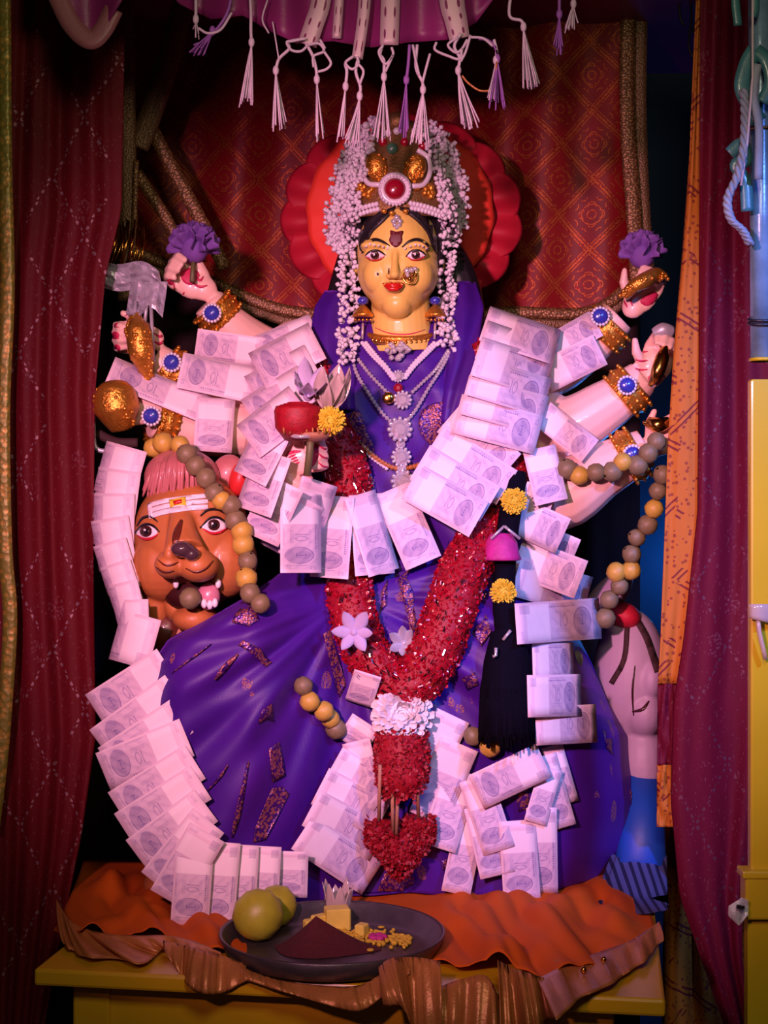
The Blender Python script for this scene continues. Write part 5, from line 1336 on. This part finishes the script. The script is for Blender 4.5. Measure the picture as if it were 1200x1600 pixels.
def ruffle(name, top, bot, lift, waves, m='gold_satin', nu=90, nv=10, amp=0.012, ph=0):
    "strip from upper 3D edge to lower edge, given as (px,row,y) tables"
    T = spline([P(*p) for p in top], 12); B = spline([P(*p) for p in bot], 12); T = resample(T, 0.004); B = resample(B, 0.004); mb = MB()
    def fn(u, v):
        a_ = T[min(len(T)-1, int(u*(len(T)-1)))]; b_ = B[min(len(B)-1, int(u*(len(B)-1)))]
        p = a_.lerp(b_, v); k = math.sin(u*waves*2*PI+ph)+0.5*math.sin(u*waves*4.7*PI+1+ph); k2 = math.sin(PI*v)*0.4+v*0.6
        p.y -= amp*(0.6+k)*k2+lift*math.sin(PI*v); p.z += 0.5*amp*k*k2*(1-v*0.5); return p
    o = mb.grid(fn, nu, nv).obj(name, m, TCN); solid(o, 0.0012); return o
yT = lambda row, h=0.0: (0.58-h)*FPX/(row-800)-CAMD
# left: border lying crumpled on the table edge
def tb3(lst, h): return [(x, r, yT(r, h)) for x, r in lst]
ruffle('gold_border', tb3([(88, 1405), (112, 1440), (160, 1458), (215, 1462), (262, 1462), (305, 1472), (345, 1488)], 0.020), tb3([(98, 1470), (128, 1492), (185, 1497), (226, 1504), (262, 1480), (300, 1506), (352, 1512)], 0.006), 0.004, 5, amp=0.011)
ruffle('gold_border', [(255, 1470, -0.405), (300, 1480, -0.43), (345, 1492, -0.445), (385, 1508, -0.452)], [(268, 1500, -0.425), (296, 1540, -0.470), (340, 1552, -0.478), (388, 1530, -0.476)], 0.006, 2, amp=0.008, ph=1, nu=50)
ruffle('gold_border', [(380, 1512, -0.462), (430, 1530, -0.478), (500, 1540, -0.492), (560, 1540, -0.503), (600, 1520, -0.505), (640, 1502, -0.508)], [(384, 1530, -0.475), (430, 1545, -0.49), (500, 1566, -0.512), (560, 1578, -0.522), (600, 1555, -0.527), (640, 1520, -0.53)], 0.004, 2, amp=0.006)
ruffle('gold_border', [(592, 1512, -0.50), (610, 1498, -0.512), (650, 1496, -0.515), (688, 1502, -0.515)], [(600, 1570, -0.535), (630, 1575, -0.55), (660, 1640, -0.555), (690, 1600, -0.55)], 0.012, 1.2, amp=0.010, nu=50)
ruffle('gold_border', [(680, 1545, -0.515), (720, 1530, -0.52), (760, 1525, -0.525), (780, 1560, -0.53)], [(684, 1600, -0.54), (720, 1630, -0.55), (760, 1650, -0.56), (790, 1650, -0.56)], 0.006, 1.5, amp=0.008, nu=40)
ruffle('gold_border', [(778, 1500, -0.505), (800, 1512, -0.515), (825, 1520, -0.525), (850, 1528, -0.53)], [(780, 1640, -0.555), (810, 1660, -0.56), (845, 1600, -0.56), (868, 1590, -0.56)], 0.010, 1.5, amp=0.014, nu=50, ph=2)
ruffle('gold_border', tb3([(840, 1530), (880, 1510), (930, 1490), (985, 1470), (1030, 1440)], 0.018), tb3([(868, 1592), (905, 1560), (945, 1540), (1000, 1505), (1036, 1468)], 0.008), 0.004, 3, amp=0.011)
# small brass drops on the cloth
for x, r in ((943, 1500), (912, 1516)): MB().ell(tpt(x, r, 0.02), (0.004, 0.004, 0.005), None, 10, 8).obj('gold_drop', 'gold_smooth', TCN)
MB().ell(tpt(880, 1502, 0.02), (0.010, 0.006, 0.0025), None, 12, 8).obj('dark_flower_print', 'leaf_olive', TCN)

# ------------------------------------------------------------------ tray with offerings
TC0 = Vector((P(519, 1457, -0.36).x, -0.36, TZ+0.003))
TR = thing('offering_tray', 'round dark metal tray with raised rim at the front of the table', 'tray', TC0)
MB().lathe([(0.001, 0.0), (0.120, 0.0), (0.134, 0.004), (0.143, 0.024), (0.147, 0.027), (0.149, 0.025), (0.140, 0.003), (0.128, -0.002), (0.001, -0.002)], TC0, 72).obj('tray_bowl', 'tray_metal', TR)
def ontray(px, row, h=0.0):
    D = (CAMZ-TC0.z-h)*FPX/(row-800); return P(px, row, D-CAMD)
for x, r, rr, lab in ((403, 1452, 41, 'yellow green lime in front at the left of the tray'), (432, 1438, 34, 'smaller yellow lime behind the front lime on the tray')):
    R = S(rr, -0.36); c = ontray(x, r+18 if rr > 40 else r+10, 0.0); c.z = TC0.z+R+0.0005; c = Vector((P(x, r, c.y).x, c.y, c.z))
    mb = MB().lathe([(0.0005, R*1.02), (R*0.10, R*1.03), (R*0.2, R*0.97), (R*0.55, R*0.83), (R*0.85, R*0.53), (R, 0), (R*0.86, -R*0.52), (R*0.55, -R*0.83), (R*0.2, -R*0.97), (0.0005, -R)], c, 32, Matrix.Rotation(0.5, 3, 'Y'))
    tag(mb.obj('lime', 'lime'), lab, 'lime', 'limes on the tray')
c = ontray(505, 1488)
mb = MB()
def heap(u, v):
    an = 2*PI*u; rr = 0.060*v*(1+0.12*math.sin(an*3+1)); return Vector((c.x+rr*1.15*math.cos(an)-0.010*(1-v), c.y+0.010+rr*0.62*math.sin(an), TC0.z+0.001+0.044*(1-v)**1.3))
mb.grid(heap, 40, 14, True); tag(mb.obj('maroon_mound', 'dark_maroon'), 'dark maroon mound at the front of the tray', 'powder')  # plain dark maroon cone shape set at the tray front
tu = MB()
for k in range(150):
    x = random.uniform(520, 640); r = random.gauss(1462, 6)+(x-560)*0.10; p = ontray(min(x, 650), min(1484, max(1448, r)), 0.003); tu.ell(p, (random.uniform(.002, .006), random.uniform(.002, .006), random.uniform(.0015, .004)), None, 6, 4)
o = tu.obj('turmeric_scatter', 'turmeric'); tag(o, 'yellow turmeric rice scattered over the tray', 'powder', kind='stuff')
for (x, r, s, rot), lab in zip(((527, 1440, 0.017, 0.2), (500, 1440, 0.011, 0.7), (485, 1443, 0.009, 0.4), (565, 1450, 0.009, 1.1)), ('largest yellow camphor cube before the plastic lotus', 'small yellow cube left of the largest camphor cube', 'leftmost yellow chip on the tray beside the limes', 'small yellow chip right of the plastic lotus')):
    p = ontray(x, r+12, 0); p.z = TC0.z+s*0.9; bx = MB().box(p, (s, s*0.8, s*0.9), Matrix.Rotation(rot, 3, 'Z')).obj('camphor_cube', 'camphor_yellow', smooth=False); tag(bx, lab, 'camphor', 'yellow camphor pieces'); bb = bx.modifiers.new('bevel', 'BEVEL'); bb.width = 0.002
pl = ontray(528, 1436); PLt = thing('plastic_lotus', 'clear plastic lotus cup standing on the tray', 'ornament', pl)
pm_ = MB()
def lp(u, v):
    w = (u-0.5)*0.017*math.sin(PI*(0.2+0.8*v))**0.7; return Vector((w, -0.012-0.010*v, 0.05*v))
pm_.grid(lp, 4, 8); lpm = pm_.mesh('petal', 'clear_plastic', fix=False)
for k in range(8):
    o = piece(lpm, 'petal', pl, PLt); o.rotation_euler = (0, 0, k*PI/4+0.2); o.scale = (1, 1, random.uniform(0.85, 1.1)); solid(o, 0.0012)
MB().lathe([(0.001, 0.0), (0.016, 0.0), (0.014, 0.010), (0.001, 0.012)], pl, 20).obj('cup', 'clear_plastic', PLt)
p = ontray(590, 1466, 0.004); o = MB()
for k in range(5): o.ell(p+Vector((0.007*math.cos(k*1.26), 0.007*math.sin(k*1.26), 0.002)), (0.007, 0.006, 0.004), None, 10, 6)
tag(o.obj('violet_petal', 'flower_magenta'), 'violet flower petals lying on the turmeric', 'flower')

# ------------------------------------------------------------------ right side posts
YP = thing('yellow_post', 'yellow painted metal post at the right edge', 'post', P(1200, 1600, -0.45)*1.0)
YP.location.z = 0; yy = -0.45
x0 = P(1172, 1000, yy).x; 
def pbox(name, pxa, pxb, ra, rb, y, d, m, par, bev=0.003):
    A = P(pxa, ra, y); B = P(pxb, rb, y); o = MB().box(((A.x+B.x)/2, y+d/2, (A.z+B.z)/2), (abs(B.x-A.x)/2, d/2, abs(A.z-B.z)/2)).obj(name, m, par, smooth=False); bb = o.modifiers.new('bevel', 'BEVEL'); bb.width = bev; bb.segments = 2; return o
pbox('post_shaft', 1173, 1235, 592, 1374, yy, 0.018, 'post_yellow', YP)
A = P(1168, 1436, yy); B = P(1235, 2300, yy); MB().box(((A.x+B.x)/2, yy+0.009, A.z/2), ((B.x-A.x)/2, 0.009, A.z/2)).obj('post_shaft', 'post_yellow', YP, smooth=False)
pbox('joint_block', 1165, 1240, 1366, 1438, yy-0.012, 0.03, 'post_yellow', YP); pbox('joint_lip', 1161, 1240, 1362, 1374, yy-0.014, 0.034, 'post_yellow', YP, 0.002)
WT = thing('white_tag', 'folded white plastic tag tied at the yellow post joint', 'tag', P(1155, 1450, yy-0.02))
def wt(u, v): return P(lerp(1139, 1169, u), lerp(1402+10*abs(u-0.7)*2, 1446-16*abs(u-0.5)*2, v), yy-0.022-0.006*math.sin(u*5)*math.sin(v*3))
solid(MB().grid(wt, 6, 6).obj('tag_sheet', 'white_plastic', WT, smooth=False), 0.002); MB().box(P(1157, 1417, yy-0.032), (S(6, yy), 0.002, S(2.4, yy)), Matrix.Rotation(0.2, 3, 'Y')).obj('tag_slot', 'paint_black', WT, smooth=False)
PB = thing('plastic_scrap', 'clear plastic scrap hooked on the yellow post', 'plastic', P(1185, 1000, yy-0.01))
def ps(u, v): return P(lerp(1170, 1215, u), lerp(944, 966, v)+10*u*v, yy-0.012-0.006*math.sin(u*4))
solid(MB().grid(ps, 6, 4).obj('scrap_sheet', 'clear_plastic', PB), 0.001); MB().tube([P(1184, 955, yy-0.012), P(1186, 985, yy-0.014), P(1192, 1012, yy-0.012), P(1196, 1030, yy-0.010)], S(3), 6).obj('scrap_tail', 'clear_plastic', PB)
# silver pipe with ribbons
SP = thing('silver_pipe', 'shiny blue silver pole wrapped with wire at the upper right', 'pole', P(1190, 560, -0.42))
A, B = P(1190, 560, -0.42), P(1185, -170, -0.42)
MB().tube([A, A.lerp(B, 0.33), A.lerp(B, 0.66), B], [S(17, -.42)]*4, 24).obj('pole_shaft', 'pipe_silver', SP)
for r, m_ in ((506, 'wire_dark'), (500, 'wire_dark'), (200, 'old_gold')):
    MB().tube([P(1189, r, -0.42)+Vector((S(19, -.42)*math.cos(t), S(19, -.42)*math.sin(t), 0.003*math.sin(t))) for t in [2*PI*k/24 for k in range(25)]], S(2.6, -.42), 6).obj('wire_wrap', m_, SP)
MB().lathe([(S(17.5, -.42), 0.0), (S(19.5, -.42), 0.0), (S(19.5, -.42), -0.004), (S(17.5, -.42), -0.004)], A, 24).obj('pole_collar', 'post_yellow', SP)
TB = thing('ribbon_bow', 'teal satin ribbon bow tied on the silver pole', 'ribbon', P(1178, 300, -0.45))
def ribb(name, pts, w, m, y=-0.452): solid(strip(pts, w, y, 8, wave=0.0).obj(name, m, TB), 0.0015)
ribb('ribbon_loop', [(1180, 78), (1168, 100), (1160, 135), (1172, 165), (1186, 190)], 26, 'ribbon_teal'); ribb('ribbon_loop', [(1180, 78), (1198, 95), (1205, 130), (1192, 160)], 22, 'ribbon_teal')
ribb('ribbon_tail', [(1184, 100), (1178, 150), (1186, 200), (1185, 280)], 13, 'cord_grey', -0.466); ribb('ribbon_tail', [(1140, 240), (1158, 226), (1166, 250), (1150, 258), (1164, 285), (1168, 330)], 20, 'ribbon_teal'); ribb('ribbon_tail', [(1150, -40), (1149, 0), (1153, 40)], 13, 'ribbon_teal'); ribb('ribbon_tail', [(1178, -40), (1180, 10), (1176, 26)], 13, 'ribbon_teal')
TWC = thing('twisted_cord', 'pale blue twisted cord looping off the silver pole', 'cord', P(1150, 380, -0.45))
cp = spline([P(*p) for p in ((1162, 140, -0.46), (1164, 180, -0.46), (1162, 230, -0.47), (1152, 275, -0.47), (1137, 310, -0.47), (1142, 342, -0.47), (1160, 360, -0.465), (1172, 382, -0.455))], 12)
for k in range(3):
    MB().tube([p+Vector((math.cos(i*0.55+k*2.09), math.sin(i*0.55+k*2.09), 0))*S(3) for i, p in enumerate(cp)], S(3.2), 6).obj('cord_ply', 'cord_grey', TWC)
T = thing('hanging_wire', 'thin white wire hanging along the silver pole', 'wire', P(1160, 290, -0.47)); MB().tube([P(1176, -60, -0.468), P(1176, 120, -0.470), P(1168, 220, -0.472), P(1158, 290, -0.472)], S(1.6), 6).obj('wire_strand', 'thread_white', T)

# ------------------------------------------------------------------ canopy with fringe
CA = thing('fringed_canopy', 'magenta satin canopy with silver ribbons and white tassel fringe', 'canopy', P(600, -40, -0.25))
EDGE = [(40, -30), (85, 0), (110, 40), (140, 66), (160, 52), (178, 20), (200, -14), (250, -30), (280, 6), (330, 30), (380, 24), (420, 48), (465, 68), (520, 64), (580, 74), (640, 66), (700, 62), (745, 34), (770, 0), (800, -30), (850, -40)]
def can(u, v):
    px = lerp(40, 850, u); row = lerp(-330, interp(EDGE, px), v); return P(px, row, -0.25+0.010*math.sin(u*60)*v+0.006*math.sin(u*23)-0.03*math.sin(PI*u))
solid(MB().grid(can, 160, 24).obj('valance', 'canopy_satin', CA), 0.0015)
solid(strip([(88, -10), (112, 38), (140, 62), (160, 48), (178, 14)], 30, -0.268, 8).obj('scallop_hem', 'canopy_pale', CA), 0.0015)
struct_top = MB().box((0, 0.15, CAMZ+0.90), (0.75, 0.55, 0.006)); struct_top.obj('canopy_roof', 'canopy_satin', CA, smooth=False)
def ribbon(pts, w0, w1):
    o = strip(pts, lambda t: lerp(w0, w1, t), -0.29, 8).obj('silver_ribbon', 'ribbon_silver', CA); me = o.data; uv = me.uv_layers.new(name='UVMap')
    n = len(me.vertices)//4
    for poly in me.polygons:
        for li, vi in zip(poly.loop_indices, poly.vertices): uv.data[li].uv = ((vi % 4)/3, (vi//4)/(n-1)*1.0)
    solid(o, 0.001)
ribbon([(512, -90), (502, 0), (490, 40), (480, 70)], 30, 30); ribbon([(575, -90), (570, 0), (566, 40), (558, 92)], 20, 17); ribbon([(612, -90), (610, 0), (608, 70)], 30, 29); ribbon([(700, -90), (706, 0), (712, 30), (718, 60)], 42, 32); ribbon([(536, -90), (530, 0), (526, 60)], 14, 14)
def tassel(top, knot, tip, m='thread_white', n=16, spread=16, y=-0.30):
    mb = MB()
    mb.tube(spline([P(*p, y) for p in top+[knot]], 6), S(2.6, y), 6)
    mb.ell(P(*knot, y), (S(5, y), S(4.5, y), S(8, y)), None, 10, 8)
    for k in range(n):
        a = random.uniform(-1, 1); d = random.uniform(-1, 1); e = random.uniform(-10, 8)
        mb.tube(spline([P(knot[0], knot[1]+2, y), P(lerp(knot[0], tip[0], 0.4)+a*spread*0.45, lerp(knot[1], tip[1], 0.45), y+d*0.006), P(tip[0]+a*spread, tip[1]+e, y+d*0.012)], 4), S(1.25, y), 4)
    return mb.obj('tassel', m, CA)
TS = [([(390, -20), (392, 20), (392, 48)], (393, 66), (384, 160), 'thread_white', 18, 11),
      ([(475, 60), (450, 66), (452, 76), (436, 92)], (431, 110), (436, 198), 'thread_white', 16, 12),
      ([(478, 68), (488, 86), (494, 108)], (495, 124), (500, 215), 'thread_white', 8, 7),
      ([(552, 88), (540, 98), (542, 112)], (540, 135), (534, 215), 'thread_white', 8, 8),
      ([(560, 90), (556, 112), (563, 135)], (562, 150), (552, 226), 'thread_white', 18, 14),
      ([(598, 70), (594, 85), (600, 95)], (600, 120), (597, 215), 'thread_white', 18, 14),
      ([(640, 70), (638, 100)], (635, 125), (630, 210), 'thread_violet', 12, 9),
      ([(652, 70), (650, 105), (660, 128)], (661, 140), (657, 222), 'thread_white', 20, 17),
      ([(720, 52), (710, 72), (718, 90)], (716, 110), (733, 195), 'thread_white', 22, 20),
      ([(748, 60), (760, 62), (774, 74)], (777, 92), (777, 165), 'thread_violet', 12, 14),
      ([(772, 62), (776, 80)], (775, 94), (768, 155), 'thread_white', 10, 8),
      ([(800, -20), (796, 24), (814, 32)], (818, 42), (830, 132), 'thread_white', 22, 13),
      ([(874, -40), (874, 10)], (874, 22), (874, 80), 'thread_violet', 14, 9),
      ([(898, -40), (896, 0)], (896, 6), (894, 44), 'thread_white', 12, 12),
      ([(306, -20), (306, 20)], (306, 30), (306, 54), 'thread_white', 6, 5),
      ([(364, -20), (356, 18), (340, 44)], (332, 48), (306, 80), 'thread_violet', 12, 13)]
for t in TS: tassel(t[0], t[1], t[2], t[3], t[4], t[5])
def cord(pts, m='thread_white', r=2.2, y=-0.302): MB().tube(spline([P(*p, y) for p in pts], 6), S(r, y), 6).obj('net_cord', m, CA)
cord([(478, 60), (458, 64), (448, 66), (455, 78), (470, 80), (482, 70)]); cord([(482, 70), (498, 68), (506, 80), (490, 88), (490, 105)]); cord([(506, 80), (517, 98), (510, 108), (497, 112)]); cord([(500, 62), (508, 76)])
cord([(552, 88), (540, 98), (550, 108), (560, 100), (558, 88)]); cord([(560, 100), (568, 112), (562, 132)]); cord([(598, 72), (592, 82), (602, 100), (614, 86), (612, 74)]); cord([(614, 86), (606, 104), (602, 112)])
cord([(716, 58), (700, 70), (712, 82), (722, 76), (730, 62)]); cord([(722, 76), (718, 92), (702, 88), (680, 78), (682, 66)]); cord([(735, 55), (728, 80), (720, 96)]); cord([(735, 58), (755, 60), (770, 72)]); cord([(776, 95), (772, 135), (752, 142), (732, 130), (722, 118)], 'gold_satin', 1.8)
cord([(645, 70), (650, 96), (655, 118)]); cord([(672, 84), (665, 110), (660, 130)]); cord([(310, 44), (325, 52), (345, 46), (362, 20)]); cord([(418, 0), (410, 30), (420, 52)], r=1.5); cord([(426, 34), (432, 70), (436, 95)], r=1.3)
# dark wires against the blue wall
T = thing('dark_wires', 'dark wires dangling against the blue wall at the upper right', 'wire', P(1080, 90, 0.3))
for pts in ([(1060, -40), (1062, 20), (1068, 40)], [(1078, -40), (1080, 30), (1076, 70), (1084, 92)], [(1090, -40), (1088, 30), (1082, 50)]): MB().tube(spline([P(*p, 0.3) for p in pts], 6), S(2.4), 6).obj('wire_strand', 'wire_dark', T)
